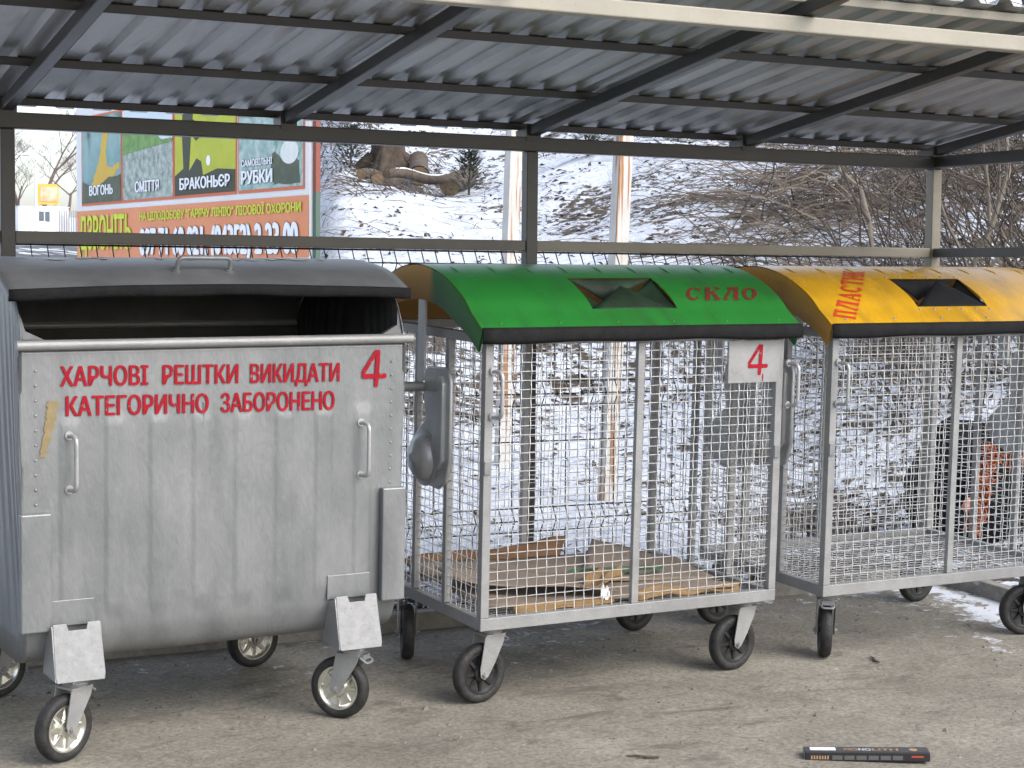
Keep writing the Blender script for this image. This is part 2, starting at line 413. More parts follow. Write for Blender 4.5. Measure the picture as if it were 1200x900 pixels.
# wet asphalt road far left, beyond the fence
M['asphalt'] = mat('wet_asphalt', (.045, .045, .047), .75, 0, (.085, .085, .085), 1.5, c3=(.5, .52, .55), s3=.35, t3=(.60, .68))
rd = MB()
def road_pt(i, j):
    y = 52 + 4.4 * i; x = -10 + j * 5.5 + (y - 52) * .15
    return Vector((x, y, terrain(x, y) + .03))
rd.grid(road_pt, 16, 8)
tag(rd.build('road', M['asphalt'], smooth=180), kind='structure')

# ------------------------------------------------------------------ open shelter
def gz(x, y): return .0051 * x + .0392 * y
YB, YH, ZB, ZH, ZR = 6.97, 4.94, 2.394, 2.662, 1.949
PX = [-0.958, 1.299, 3.556, 5.813]
sh = thing('open_shelter', 'dark steel-framed open shelter with a corrugated zinc roof over the three waste containers', 'shelter', loc=(3.5, YB, gz(3.5, YB)), world=True)
SM = M['shelter']
for x in PX:
    MB().box((x, YB, (gz(x, YB) + ZB - .032) / 2), (.055, .055, ZB - .032 - gz(x, YB))).build('post', M['sunlit_frame'] if x == PX[3] else SM, sh, bevel=.004)
for x in (PX[0], PX[3]):
    MB().box((x, YH, (gz(x, YH) + ZH - .032) / 2), (.055, .055, ZH - .032 - gz(x, YH))).build('post', SM, sh, bevel=.004)
MB().box(((PX[0] + PX[3]) / 2, YB, ZB), (PX[3] - PX[0] + .06, .058, .062)).build('rear_beam', SM, sh, bevel=.004)
for a, b in zip(PX[:-1], PX[1:]):
    MB().box(((a + b) / 2, YB, ZR), (b - a - .056, .042, .046)).build('rail', M['sunlit_frame'] if b == PX[3] else mat('brown_grey_rail_paint', (.075, .068, .057), .45, 0, (.10, .09, .075), 6), sh, bevel=.003)
MB().box(((PX[0] + 7.2) / 2, YH, ZH + .003), (7.2 - PX[0] + .06, .058, .055)).build('header', M['header'], sh, bevel=.005)
for x in (PX[3],):
    MB().box((x, (YB - .03 + YH + .03) / 2, ZB + .003), (.05, YB - YH - .062, .055)).build('side_beam', SM, sh, bevel=.003)
    MB().box((x, (YB - .03 + YH + .03) / 2, ZR), (.042, YB - YH - .062, .045)).build('rail', SM, sh, bevel=.003)
RS = (ZH - ZB) / (YB - YH)                       # roof fall
def raf_z(y): return ZB + .031 + .024 + RS * (YB - y)
for k in range(7):
    x = PX[0] + k * 1.1285
    if k == 6: x = PX[3]
    y0, y1 = YB + .10, YH - .21
    MB().bar((x, y0, raf_z(y0)), (x, y1, raf_z(y1)), .045, .046).build('rafter', SM, sh, bevel=.003)
    MB().box((x, y1 - .0012, raf_z(y1)), (.035, .002, .036)).build('tube_hollow_shade', M['rubber'], bpy.data.objects[[o.name for o in COL.objects if o.name.startswith('rafter')][-1]])  # dark plate painted in for the shade inside the hollow tube end
PUR = [7.05, 6.43, 5.68, 4.93]
def pur_z(y): return raf_z(y) + .023 + .0155
for i, y in enumerate(PUR):
    hd = i == 3
    MB().bar((PX[0] - .25, y, pur_z(y)), ((7.2 if hd else PX[3] + .08), y, pur_z(y)), .03, .03, (0, -RS, 1)).build('purlin', M['header'] if hd else SM, sh, bevel=.003)
# corrugated sheet: trapezoid ribs running down the slope
RX0, RX1 = PX[0] - .35, PX[3] + .12
PIT = .150
rf = MB(); xs = []; x = RX0
while x < RX1:
    for dx, dz in ((0, 0), (.070, 0), (.086, .021), (.134, .021)): xs.append((x + dx, dz))
    x += PIT
ys = [7.22 - i * .16 for i in range(15)]; ys[-1] = 4.86
rf.grid(lambda i, j: Vector((xs[i][0], ys[j], pur_z(ys[j]) + .0175 + xs[i][1] + .0015 * noise.noise(Vector((xs[i][0] * 1.1, ys[j] * 1.3, 0))))), len(xs), len(ys))
rf.build('roof_sheet', M['roof'], sh, solid=.0012)
for k in range(7):
    x = PX[0] + k * 1.1285 if k < 6 else PX[3]
    MB().box((x, YB - .031, raf_z(YB) - .004), (.07, .004, .075)).build('bracket', SM, sh)

# kerbs
kb = MB(); 
for a, b in ((-7.0, -2.2), (-2.19, 0.9), (.91, 3.3), (3.31, 5.8)):
    kb = MB(); kb.bar((a, 6.96, gz(a, 6.96) + .028), (b, 6.955, gz(b, 6.96) + .034), .075, .085)
    tag(kb.build('kerb', M['kerb'], bevel=.008), {-7.0: 'weathered grey kerb length along the back of the concrete left of the grey container', -2.19: 'weathered grey kerb length behind the grey container', .91: 'weathered grey kerb length behind the green-lidded cage', 3.31: 'weathered grey kerb length behind the yellow-lidded cage, ending at the corner'}[a], 'kerb', 'kerbs along the back of the concrete')
kb = MB(); kb.bar((5.86, 6.92, gz(5.86, 6.92) + .03), (5.80, 2.4, gz(5.8, 2.4) + .03), .07, .09)
tag(kb.build('kerb', M['kerb'], bevel=.008), 'weathered kerb running forward along the right edge of the concrete beside white snow', 'kerb')

# welded wire fence with V folds behind the shelter
FY = 7.16
def fence(x0, x1, label):
    t = thing('wire_fence', label, 'fence', loc=((x0 + x1) / 2, FY, gz(x0, FY)), group='welded wire fence panels', world=True)
    zb = gz((x0 + x1) / 2, FY) + .06; top = 1.945
    folds = [1.868, 1.28, .70]
    def prof():
        pts = [(0, zb)]
        for f in reversed(folds): pts += [(0, f - .055), (-.035, f), (0, f + .055)]
        return pts + [(0, top)]
    P = prof(); w = MB(); n = int((x1 - x0) / .064)
    for i in range(n + 1):
        x = x0 + (x1 - x0) * i / n
        w.tube([(x, FY + d, z) for d, z in P], .0028, 4, False)
    h = MB()
    for f in folds:
        for o, d in ((-.055, .004), (0, -.031), (.055, .004)): h.tube([(x0, FY + d, f + o), (x1, FY + d, f + o)], .0032, 5, False)
    for z in (1.06, .46, top - .02): h.tube([(x0, FY + .004, z), (x1, FY + .004, z)], .0032, 5, False)
    w.build('vertical_wires', M['darkwire'], t); h.build('horizontal_wires', M['darkwire'], t)
fence(-3.2, -.93, 'dark welded wire fence panel left of the leftmost shelter post, mostly out of view')
fence(-.91, 1.34, 'dark welded wire fence panel behind the grey container, in front of the white cabin')
fence(1.36, 3.64, 'dark welded wire fence panel between billboard view and middle shelter post')
fence(3.66, 5.9, 'dark welded wire fence panel between middle and right shelter posts, before the brushy slope')

# two rusty white posts on the snow
for i, (xb, yb, xt, zt, lb) in enumerate(((5.44, 11.05, 5.47, 3.4, 'thinner white square post with rust streaks on the snow, left of the middle shelter post'),
                                     (5.43, 9.55, 5.50, 3.4, 'thicker white square post with long orange rust streaks, right of the middle shelter post'))):
    m = MB(); zb = terrain(xb, yb) - .05
    m.bar((xb, yb, zb), (xt + (.05 if i else .06), yb, zt), .092, .092, (0, 1, 0))
    tag(m.build('rusty_post', M['white_post'], bevel=.004), lb, 'post', 'rusty white posts')

# ------------------------------------------------------------------ containers: frames, casters, handles
def bin_matrix(x, y, yaw):
    e3 = Vector((-.0051, -.0392, 1)).normalized()
    e1 = Vector((math.cos(yaw), math.sin(yaw), 0)); e1 = (e1 - e3 * e1.dot(e3)).normalized(); e2 = e3.cross(e1)
    m = Matrix((e1, e2, e3)).transposed().to_4x4(); m.translation = (x, y, gz(x, y)); return m
MG = bin_matrix(1.1079, 5.7455, rad(3.694))
MC = bin_matrix(2.7404, 5.7416, rad(2.2775))
MY = bin_matrix(4.2863, 5.7700, rad(1.4933))

def arch(pts, n=5, rb=.02):
    """round the corners of a polyline"""
    pts = [Vector(p) for p in pts]; out = [pts[0]]
    for a, b, c in zip(pts, pts[1:], pts[2:]):
        u = (a - b); v = (c - b); d = min(rb, u.length * .49, v.length * .49); u.normalize(); v.normalize()
        for k in range(n + 1):
            t = k / n; out.append((b + u * d) * (1 - t) ** 2 + b * 2 * t * (1 - t) + (b + v * d) * t * t)
    return out + [pts[-1]]

def caster(parent, l, d, ztop, trail, plastic, R=.111, label=None):
    """swivel caster: fork (the part), tyre, rim and brake pedal below it"""
    t = Vector((math.cos(trail), math.sin(trail), 0)); ax = Vector((-t.y, t.x, 0)); up = Vector((0, 0, 1)); piv = Vector((l, d, 0))
    X = Matrix((t, up, -ax)).transposed() if False else Matrix((t, ax, up)).transposed()
    wc = piv + t * .05 + up * R
    f = MB()
    X4 = X.to_4x4()
    top = ztop - .004
    f.box(piv + up * top, (.105, .095, .008), X)
    f.lathe([(0, top - .004), (.043, top - .004), (.047, top - .012), (.043, top - .022), (0, top - .022)], 20, Matrix.Translation(piv))
    # crown and two tapering legs
    f.box(piv + up * (top - .026) + t * .004, (.085, .082, .008), X)
    zc = top - .022
    for sgn in (-1, 1):
        leg = [(-.040, zc), (.048, zc), (.070, R + .02), (.066, R - .008), (.050, R - .019), (.034, R - .008), (.004, R + .04), (-.034, zc - .03)]
        P = Matrix((t, up, ax)).transposed().to_4x4(); P.translation = piv + ax * sgn * .037
        f.prism(leg, .004, P)
        f.tube([wc + ax * sgn * .034, wc + ax * sgn * .046], .011, 6)
        f.tube([wc + ax * sgn * .046, wc + ax * sgn * .050], .007, 8)
    fo = f.build('caster', M['galv'], parent, smooth=40, fix=True)
    if label: fo['label'] = label
    A = Matrix((t, up, ax)).transposed().to_4x4(); A.translation = wc            # wheel axis along z of A
    w = .024
    A = A @ Matrix.Scale(R / .1, 4, (1, 0, 0)) @ Matrix.Scale(R / .1, 4, (0, 1, 0))
    ty = MB(); ty.lathe([(.070, -w * .8), (.078, -w), (.090, -w), (.0965, -w * .72), (.0995, -w * .3), (.1, 0), (.0995, w * .3), (.0965, w * .72), (.090, w), (.078, w), (.070, w * .8)], 44, A, True)
    ty.build('tyre', M['tyre'], fo, smooth=50)
    ri = MB(); rm = M['plastic_rim'] if plastic else M['chrome']
    ri.lathe([(.071, -.020), (.066, -.020), (.058, -.010), (.030, -.006), (.026, -.020), (.012, -.024), (.012, .024), (.026, .020), (.030, .006), (.058, .010), (.066, .020), (.071, .020)], 40, A, True)
    for k in range(8):
        a = k * math.pi / 4
        for sgn in (-1, 1):
            B = A @ Matrix.Rotation(a, 4, 'Z'); 
            ri.add([B @ Vector(p) for p in ((.028, -.006, sgn * .016), (.028, .006, sgn * .016), (.060, .004, sgn * .013), (.060, -.004, sgn * .013), (.028, -.009, sgn * .004), (.028, .009, sgn * .004), (.060, .008, sgn * .007), (.060, -.008, sgn * .007))],
                   [(0, 1, 2, 3), (0, 4, 5, 1), (1, 5, 6, 2), (2, 6, 7, 3), (3, 7, 4, 0)])
    ri.build('rim', rm, fo, smooth=35)
    pd = MB(); s0 = piv - t * .040 + up * (zc - .012)
    pts = arch([s0 + ax * .026, s0 - t * .028 - up * .018 + ax * .026, s0 - t * .028 - up * .018 - ax * .026, s0 - ax * .026], 4, .014)
    pd.tube(pts, .0045, 6); pd.box(s0 - t * .004, (.02, .05, .018), X)
    pd.build('brake_pedal', M['zinc'], fo, smooth=40)
    return fo

def handle(parent, a, b, out, r=.0065, rb=.03, name='handle'):
    a = Vector(a); b = Vector(b); out = Vector(out)
    m = MB(); m.tube(arch([a, a + out, b + out, b], 6, rb), r, 8)
    for p in (a, b): m.tube([p - out.normalized() * .002, p + out.normalized() * .006], r * 2.0, 10)
    return m.build(name, M['galv_dark'] if name == 'handle' else M['galv_lid'], parent, smooth=50)

# profile of a lid seen from its end: (depth, height)
LP = [(-.036, 1.388), (.0, 1.413), (.048, 1.443), (.10, 1.485), (.17, 1.523), (.25, 1.557), (.34, 1.583), (.43, 1.598), (.50, 1.602), (.57, 1.598), (.66, 1.583), (.75, 1.555), (.83, 1.516), (.90, 1.465), (.95, 1.412), (.98, 1.36)]
def polyspline(P, sub):
    out = []
    for i in range(len(P) - 1):
        p0, p1, p2, p3 = P[max(i - 1, 0)], P[i], P[i + 1], P[min(i + 2, len(P) - 1)]
        for k in range(sub):
            t = k / sub
            out.append(tuple(.5 * (2 * p1[q] + (p2[q] - p0[q]) * t + (2 * p0[q] - 5 * p1[q] + 4 * p2[q] - p3[q]) * t * t + (3 * p1[q] - p0[q] - 3 * p2[q] + p3[q]) * t ** 3) for q in (0, 1)))
    return out + [P[-1]]
LPS = polyspline(LP, 4)
LARC = [0.0]
for a, b in zip(LPS, LPS[1:]): LARC.append(LARC[-1] + math.hypot(b[0] - a[0], b[1] - a[1]))
def lid_at(s, off=0.0):
    """point on the lid profile at arc length s, pushed out by off"""
    s = min(max(s, 0), LARC[-1] - 1e-6); i = 0
    while LARC[i + 1] < s: i += 1
    t = (s - LARC[i]) / (LARC[i + 1] - LARC[i]); a, b = LPS[i], LPS[i + 1]
    dx, dy = b[0] - a[0], b[1] - a[1]; L = math.hypot(dx, dy)
    return a[0] + dx * t - dy / L * off, a[1] + dy * t + dx / L * off
def s_of_d(d):
    for i in range(len(LPS) - 1):
        if LPS[i][0] <= d <= LPS[i + 1][0]: return LARC[i] + (d - LPS[i][0]) / (LPS[i + 1][0] - LPS[i][0]) * (LARC[i + 1] - LARC[i])
    return 0

# stroke letters with serifs: quads in a unit box
GL = {
 'П': [[(0, 0), (.36, 0), (.36, .07), (0, .07)], [(.64, 0), (1, 0), (1, .07), (.64, .07)], [(.09, .07), (.27, .07), (.27, .90), (.09, .90)], [(.73, .07), (.91, .07), (.91, .90), (.73, .90)], [(0, .90), (1, .90), (1, 1), (0, 1)]],
 'Л': [[(0, 0), (.34, 0), (.34, .07), (0, .07)], [(.62, 0), (1, 0), (1, .07), (.62, .07)], [(.10, .07), (.22, .07), (.50, .90), (.36, .90)], [(.71, .07), (.91, .07), (.91, .90), (.71, .90)], [(.22, .90), (1, .90), (1, 1), (.22, 1)]],
 'А': [[(0, 0), (.32, 0), (.32, .07), (0, .07)], [(.58, 0), (1, 0), (1, .07), (.58, .07)], [(.10, .07), (.20, .07), (.52, 1), (.42, 1)], [(.68, .07), (.90, .07), (.62, 1), (.46, 1)], [(.24, .30), (.68, .30), (.66, .38), (.28, .38)]],
 'С': [], 'О': [],
 'Т': [[(.28, 0), (.72, 0), (.72, .07), (.28, .07)], [(.40, .07), (.60, .07), (.60, .91), (.40, .91)], [(0, .91), (1, .91), (1, 1), (0, 1)], [(0, .70), (.07, .70), (.12, .91), (0, .91)], [(.93, .70), (1, .70), (1, .91), (.88, .91)]],
 'И': [[(0, 0), (.36, 0), (.36, .07), (0, .07)], [(.64, 0), (1, 0), (1, .07), (.64, .07)], [(0, .93), (.36, .93), (.36, 1), (0, 1)], [(.64, .93), (1, .93), (1, 1), (.64, 1)], [(.09, .07), (.27, .07), (.27, .93), (.09, .93)], [(.73, .07), (.91, .07), (.91, .93), (.73, .93)], [(.27, .20), (.27, .32), (.73, .80), (.73, .68)]],
 'К': [[(0, 0), (.38, 0), (.38, .07), (0, .07)], [(.64, 0), (1, 0), (1, .07), (.64, .07)], [(0, .93), (.38, .93), (.38, 1), (0, 1)], [(.62, .93), (.96, .93), (.96, 1), (.62, 1)], [(.09, .07), (.29, .07), (.29, .93), (.09, .93)], [(.29, .42), (.29, .54), (.76, .93), (.88, .93)], [(.44, .58), (.58, .64), (.92, .07), (.70, .07)]]}
def ring(a0, a1, n, thick=.20, thin=.07):
    q = []
    for k in range(n):
        f, g2 = [a0 + (a1 - a0) * (k + e) / n for e in (0, 1)]
        pt = []
        for a, inn in ((f, 0), (g2, 0), (g2, 1), (f, 1)):
            pt.append((.5 + (.5 - thick * inn) * math.cos(a), .5 + (.5 - thin * inn) * math.sin(a)))
        q.append(pt)
    return q
GL['О'] = ring(0, 2 * math.pi, 24, .27, .12)
GL['С'] = ring(rad(42), rad(318), 20, .27, .12) + [[(.84, .62), (.93, .62), (.93, .98), (.80, .84)]]
def stroke_text(mb, string, P, gap=.22, fat=1.0):
    n = len(string); tot = n + gap * (n - 1); x = 0; c = 0
    for ch in string:
        for q in GL[ch]:
            c += 1
            if fat > 1 and ch not in 'СО':
                mx_ = sum(p[0] for p in q) / 4; my_ = sum(p[1] for p in q) / 4; q = [(mx_ + (p[0] - mx_) * (fat if q[1][0] - q[0][0] < .3 else 1), my_ + (p[1] - my_) * (fat if max(e[1] for e in q) < .2 or min(e[1] for e in q) > .8 else 1)) for p in q]
            def at(u, v):
                a = [q[0][k] * (1 - u) + q[1][k] * u for k in (0, 1)]; b = [q[3][k] * (1 - u) + q[2][k] * u for k in (0, 1)]
                return a[0] * (1 - v) + b[0] * v, a[1] * (1 - v) + b[1] * v
            N = 4
            mb.grid(lambda i, j: P((x + at(i / N, j / N)[0]) / tot, at(i / N, j / N)[1], .00012 * (c % 9)), N + 1, N + 1)
        x += 1 + gap

# brush-painted figure four: strokes in a unit box
def paint_four(mb, P):
    st = [((.60, 1.0), (.02, .36), .095), ((.0, .30), (1.0, .30), .095), ((.66, 1.02), (.58, .0), .12)]
    for k, (a, b, w) in enumerate(st):
        a = Vector(a); b = Vector(b); t = (b - a).normalized(); nrm = Vector((-t.y, t.x)); N = 14
        for sgn in (0,):
            def pp(i, j):
                u = i / N; ww = w * (1 + .22 * noise.noise(Vector((u * 4, k * 3, 1)))) * (.9 if 0 < i < N else .6)
                q = a.lerp(b, u) + nrm * ww * (j - .5) * 2 * .8; return P(q.x, q.y, k)
            mb.grid(pp, N + 1, 2)

# ------------------------------------------------------------------ mesh cages
CW, CD, ZF, ZT = 1.33, .90, .285, 1.366
_panel = {}
def weave(O, U, V, lu, lv, nu, nv, name):
    """woven crimped wire: lu x lv panel spanned by unit vectors U, V from O"""
    if name in _panel: return _panel[name]
    N = U.cross(V); m = MB(); r = .0019; amp = .0021
    for i in range(1, nu):
        m.tube([O + U * (lu * i / nu) + V * (lv * j / nv) + N * amp * (1 if (i + j) % 2 else -1) for j in range(nv + 1)], r, 4, False)
    for j in range(1, nv):
        m.tube([O + V * (lv * j / nv) + U * (lu * i / nu) - N * amp * (1 if (i + j) % 2 else -1) for i in range(nu + 1)], r, 4, False)
    _panel[name] = m.mesh('mesh_panel', M['wire']); return _panel[name]
VX, VY, VZ = Vector((1, 0, 0)), Vector((0, 1, 0)), Vector((0, 0, 1))

def lid_arm(parent, side):
    """pressed steel arm with pivot boss and trunnion pin on an end of the cage (side -1 left, +1 right)"""
    x0 = -.030 if side < 0 else CW + .030
    X = Matrix(((0, 0, side), (1, 0, 0), (0, 1, 0))).to_4x4(); X.translation = (x0, 0, 0)   # outline (d, h) in the plane of the end
    a = MB()
    arc = [(.40 + .155 * math.cos(rad(45 - k * 19)), .872 + .105 * math.sin(rad(45 - k * 19))) for k in range(0, 12)]
    out = [(.205, 1.18), (.225, 1.215), (.26, 1.228), (.40, 1.222), (.425, 1.19), (.43, 1.10), (.41, 1.02), (.47, .975)] + arc[1:7] + [(.30, .765), (.235, .80), (.205, .88)]
    a.prism(out, .016, X)
    # raised rib along the front edge and round the boss
    rib = [(.235, 1.17), (.262, 1.20), (.285, 1.17), (.30, 1.0), (.33, .93), (.30, .86), (.27, .84), (.238, .88)]
    X2 = X.copy(); X2.translation = (x0 + side * .014, 0, 0); a.prism(rib, .022, X2)
    ao = a.build('lid_arm', M['galv_dark'], parent, smooth=30, bevel=.006, fix=True)
    B = X.copy(); B.translation = (x0 + side * .0, .415, .872)
    b = MB(); b.lathe([(.0, .062), (.018, .062), (.022, .058), (.06, .050), (.082, .034), (.092, .012), (.108, .010), (.110, 0), (0, 0)], 36, B)
    b.build('pivot_boss', M['galv_dark'], ao, smooth=35, fix=True)
    p = MB(); p.tube([(x0 + side * .005, .44, 1.14), (x0 + side * .115, .44, 1.14)], .019, 18)
    p.build('trunnion', M['galv'], ao, smooth=40)
    s = MB(); s.box((x0 - side * .004, .47, 1.36), (.012, .055, .40)); 
    s.build('lid_strap', M['galv_dark'], ao, bevel=.002)
    return ao

def cage(mtx, label, colour, trails, name='mesh_waste_cage'):
    t = thing(name, label, 'waste cage', mtx, group='wheeled mesh recycling cages')
    G = M['galv']; b = .034
    # bottom frame
    f = MB(); z = ZF + .022
    f.box((CW / 2, b / 2, z), (CW, b, .046)); f.box((CW / 2, CD - b / 2, z), (CW, b, .046))
    f.box((b / 2, CD / 2, z), (b, CD - 2 * b - .002, .044)); f.box((CW - b / 2, CD / 2, z), (b, CD - 2 * b - .002, .044))
    f.box((CW / 2, CD / 2, ZF + .008), (.03, CD - 2 * b - .002, .012))
    f.build('bottom_frame', G, t, bevel=.002)
    zb, zt = ZF + .046, ZT - .036
    spots = [(b / 2, b / 2), (CW - b / 2, b / 2), (b / 2, CD - b / 2), (CW - b / 2, CD - b / 2), (CW / 2, CD - .014), (.014, .31), (CW - .014, .31), (.014, .575), (CW - .014, .575)]
    for l, d in spots:
        c = l in (b / 2, CW - b / 2)
        MB().box((l, d, (zb + zt) / 2), (b - .001, b - .001, zt - zb) if c else (.026, .026, zt - zb)).build('post', G, t, bevel=.002)
    MB().box((CW / 2, .012, (zb + zt) / 2), (.030, .022, zt - zb)).build('post', G, t, bevel=.002)
    r = MB(); z = ZT - .018
    r.box((CW / 2, b / 2, z), (CW, b, .036)); r.box((CW / 2, CD - b / 2, z), (CW, b, .036))
    r.box((b / 2, CD / 2, z), (b, CD - 2 * b - .002, .034)); r.box((CW - b / 2, CD / 2, z), (b, CD - 2 * b - .002, .034))
    r.build('top_frame', G, t, bevel=.002)
    # small latch plates on the front posts
    for l in (b / 2, CW - b / 2):
        MB().box((l - .004, -.004, .885), (.026, .006, .05)).build('latch_plate', M['zinc'], t, bevel=.002)
    # woven panels
    H = zt - zb; nz = 30
    for nm, O, U, V, lu, lv, nu, nv in (
            ('fl', Vector((b, .018, zb)), VX, VZ, CW / 2 - b - .012, H, 15, nz), ('fr', Vector((CW / 2 + .012, .018, zb)), VX, VZ, CW / 2 - b - .012, H, 15, nz),
            ('rl', Vector((b, CD - .018, zb)), VX, VZ, CW / 2 - b - .012, H, 15, nz), ('rr', Vector((CW / 2 + .012, CD - .018, zb)), VX, VZ, CW / 2 - b - .012, H, 15, nz),
            ('sl', Vector((.017, b, zb)), VY, VZ, CD - 2 * b, H, 21, nz), ('sr', Vector((CW - .017, b, zb)), VY, VZ, CD - 2 * b, H, 21, nz),
            ('fb', Vector((b, b, ZF + .026)), VX, VY, CW - 2 * b, CD - 2 * b, 31, 21)):
        link('mesh_panel', weave(O, U, V, lu, lv, nu, nv, nm), t)
    for l in (.028, CW + .02):
        handle(t, (l, -.001, 1.236), (l, -.001, 1.070), (.012, -.055, 0), .0075, .035)
    # lid: arched sheet with an opening, painted end plates, rubber strip and flaps
    L0, L1 = -.036, CW + .048
    # opening: between d .058..255
    sa, sb = s_of_d(.060), s_of_d(.254); la, lb = .478, .858
    ls = sorted(set([L0 + (L1 - L0) * i / 24 for i in range(25)] + [la, lb])); ss = sorted(set([LARC[-1] * j / 60 for j in range(61)] + [sa, sb]))
    sh_ = MB(); nl, ns = len(ls), len(ss)
    creases = [L0 + (L1 - L0) * (k + .5) / 9 for k in range(9)]
    def top(i, j, off=0):
        s = ss[j]; l = ls[i]; d, h = lid_at(s, off + .0016 * noise.noise(Vector((l * 2.2, s * 2.6, 3)))); return Vector((l, d, h))
    for off, mi in ((0, 0), (-.003, 1)):
        sh_.mi = mi; vs = [top(i, j, off) for i in range(nl) for j in range(ns)]; fs = []
        for i in range(nl - 1):
            for j in range(ns - 1):
                if la - 1e-6 <= ls[i] < lb - 1e-6 and sa - 1e-6 <= ss[j] < sb - 1e-6: continue
                q = (i * ns + j, (i + 1) * ns + j, (i + 1) * ns + j + 1, i * ns + j + 1); fs.append(q if off == 0 else q[::-1])
        sh_.add(vs, fs)
    lid = sh_.build('lid', [M['lid_' + colour], M['lid_inside']], t, smooth=40)
    # end plates: crescent bands
    inner = [(-.008, 1.306), (.065, 1.354), (.168, 1.398), (.296, 1.446), (.405, 1.466), (.50, 1.468), (.595, 1.460), (.70, 1.44), (.80, 1.40), (.90, 1.345), (.965, 1.29)]
    outer = [(LPS[i][0], LPS[i][1] - .0035) for i in range(0, len(LPS), 2)]
    ip = polyspline(inner, 3)
    for l, sgn in ((L0 + .004, -1), (L1 - .004, 1)):
        ep = MB(); X = Matrix(((0, 0, 1), (1, 0, 0), (0, 1, 0))).to_4x4(); X.translation = (l, 0, 0)
        n = 48
        def pick(P, u):
            k = u * (len(P) - 1); i = min(int(k), len(P) - 2); f = k - i; return (P[i][0] * (1 - f) + P[i + 1][0] * f, P[i][1] * (1 - f) + P[i + 1][1] * f)
        for xo in (-.004, .004):
            ep.grid(lambda i, j: Vector((l + xo, *[(pick(outer, i / n)[q] * (1 - j) + pick(ip, i / n)[q] * j) for q in (0, 1)])), n + 1, 2)
        ep.grid(lambda i, j: Vector((l + (-.004, .004)[j], *pick(ip, i / n))), n + 1, 2)
        ep.build('end_plate', M['lid_' + colour + '_end'], lid, smooth=40, fix=True)
    # shallow pressed creases near the crown
    for k, l in enumerate(creases):
        c = MB()
        for dl in (0,):
            c.tube([Vector((l + .012 * u / 6, *lid_at(s_of_d(.31) + .115 * u / 6, -.0005))) for u in range(7)], [.0008, .003, .004, .004, .0035, .002, .0008], 8)
        c.build('crease', M['lid_' + colour], lid, smooth=180)
    rv = MB()
    for k in range(6):
        d, h = lid_at(.035, .0); rv.lathe([(0, .004), (.004, .003), (.006, 0)], 10, Matrix.Translation((L0 + .09 + (L1 - L0 - .18) * k / 5, d - .001, h)) @ Matrix.Rotation(rad(55), 4, 'X'))
    if colour == 'yellow':
        for l in [la + (lb - la) * k / 5 for k in range(6)]:
            for s in (sa - .018, sb + .018):
                d, h = lid_at(s); rv.lathe([(0, .004), (.004, .003), (.006, 0)], 10, Matrix.Translation((l, d - .001, h)) @ Matrix.Rotation(rad(40), 4, 'X'))
    rv.build('rivets', M['lid_' + colour] if colour == 'green' else M['galv'], lid, smooth=50)
    # black rubber strip along the front edge
    st = MB(); N = 30
    def strip(i, j):
        l = L0 - .003 + (L1 - L0 + .008) * i / N; u = j / 4
        sag = .006 * math.sin(i * .55) + .004 * math.sin(i * .23 + 1)
        return Vector((l, -.0395 - .006 * math.sin(u * 3.14) - .004 * u, 1.394 - (.054 + sag * .5) * u))
    st.grid(strip, N + 1, 5); st.build('rubber_strip', M['rubber'], lid, smooth=180, solid=.004)
    # rubber flaps of the opening
    lm = (la + lb) / 2; sm = (sa + sb) / 2
    def LP3(l, s, off=0.0): return Vector((l, *lid_at(s, off)))
    def flap(nm, a, b, tip, bulge, seed):
        m = MB(); n = 8
        def P(i, j):
            u = i / n; v = j / n; e = a.lerp(b, v); p = e.lerp(tip, u); nn = (b - a).cross(tip - a).normalized()
            return p + nn * bulge * math.sin(u * 2.6) * (1 - abs(v - .5))
        m.grid(P, n + 1, n + 1); m.build('rubber_flap', M['rubber'] if colour == 'yellow' else M['green_rubber'], lid, smooth=180, solid=.003)
    e = .006
    A, B_, C_, D_ = LP3(la - e, sa - e, -.004), LP3(lb + e, sa - e, -.004), LP3(lb + e, sb + e, -.004), LP3(la - e, sb + e, -.004)
    if colour == 'yellow':
        flap('front', A, B_, LP3(lm + .03, sm + .062, .010), .012, 1)
        flap('left', D_, A, LP3(lm - .11, sm - .03, -.045), -.015, 2)
        flap('back', C_, D_, LP3(lm - .05, sm + .052, -.075), .02, 3)
        flap('right', B_, C_, LP3(lm + .075, sm + .02, -.05), -.02, 4)
    else:
        flap('front', A, B_, LP3(lm + .02, sm + .055, -.012), .008, 1)
        flap('left', D_, A, LP3(lm - .12, sm - .045, -.03), -.012, 2)
        flap('back', C_, D_, LP3(lm - .03, sm + .060, -.08), .02, 3)
        flap('right', B_, C_, LP3(lm + .06, sm + .02, -.03), -.012, 4)
    for sd_ in (-1, 1): lid_arm(t, sd_)
    for (l, d), tr in zip(((.085, .08), (CW - .10, .08), (.085, .80), (CW - .10, .80)), trails):
        caster(t, l, d, ZF, rad(tr), True)
    return t, lid, lambda l, s, off=.002: Vector((l, *lid_at(s, off)))

cg, lidg, LG = cage(MC, 'wheeled zinc mesh cage with arched green lid, cardboard inside, in the middle of the row', 'green', (188, 186, 248, 190))
tx = MB()
s0, s1 = s_of_d(.092), s_of_d(.172)
stroke_text(tx, 'СКЛО', lambda u, v, e: LG(.916 + .342 * u + .055 * v, s0 + (s1 - s0) * v, .002 + e), fat=1.5)
tx.build('lettering', M['redbrown'], lidg)
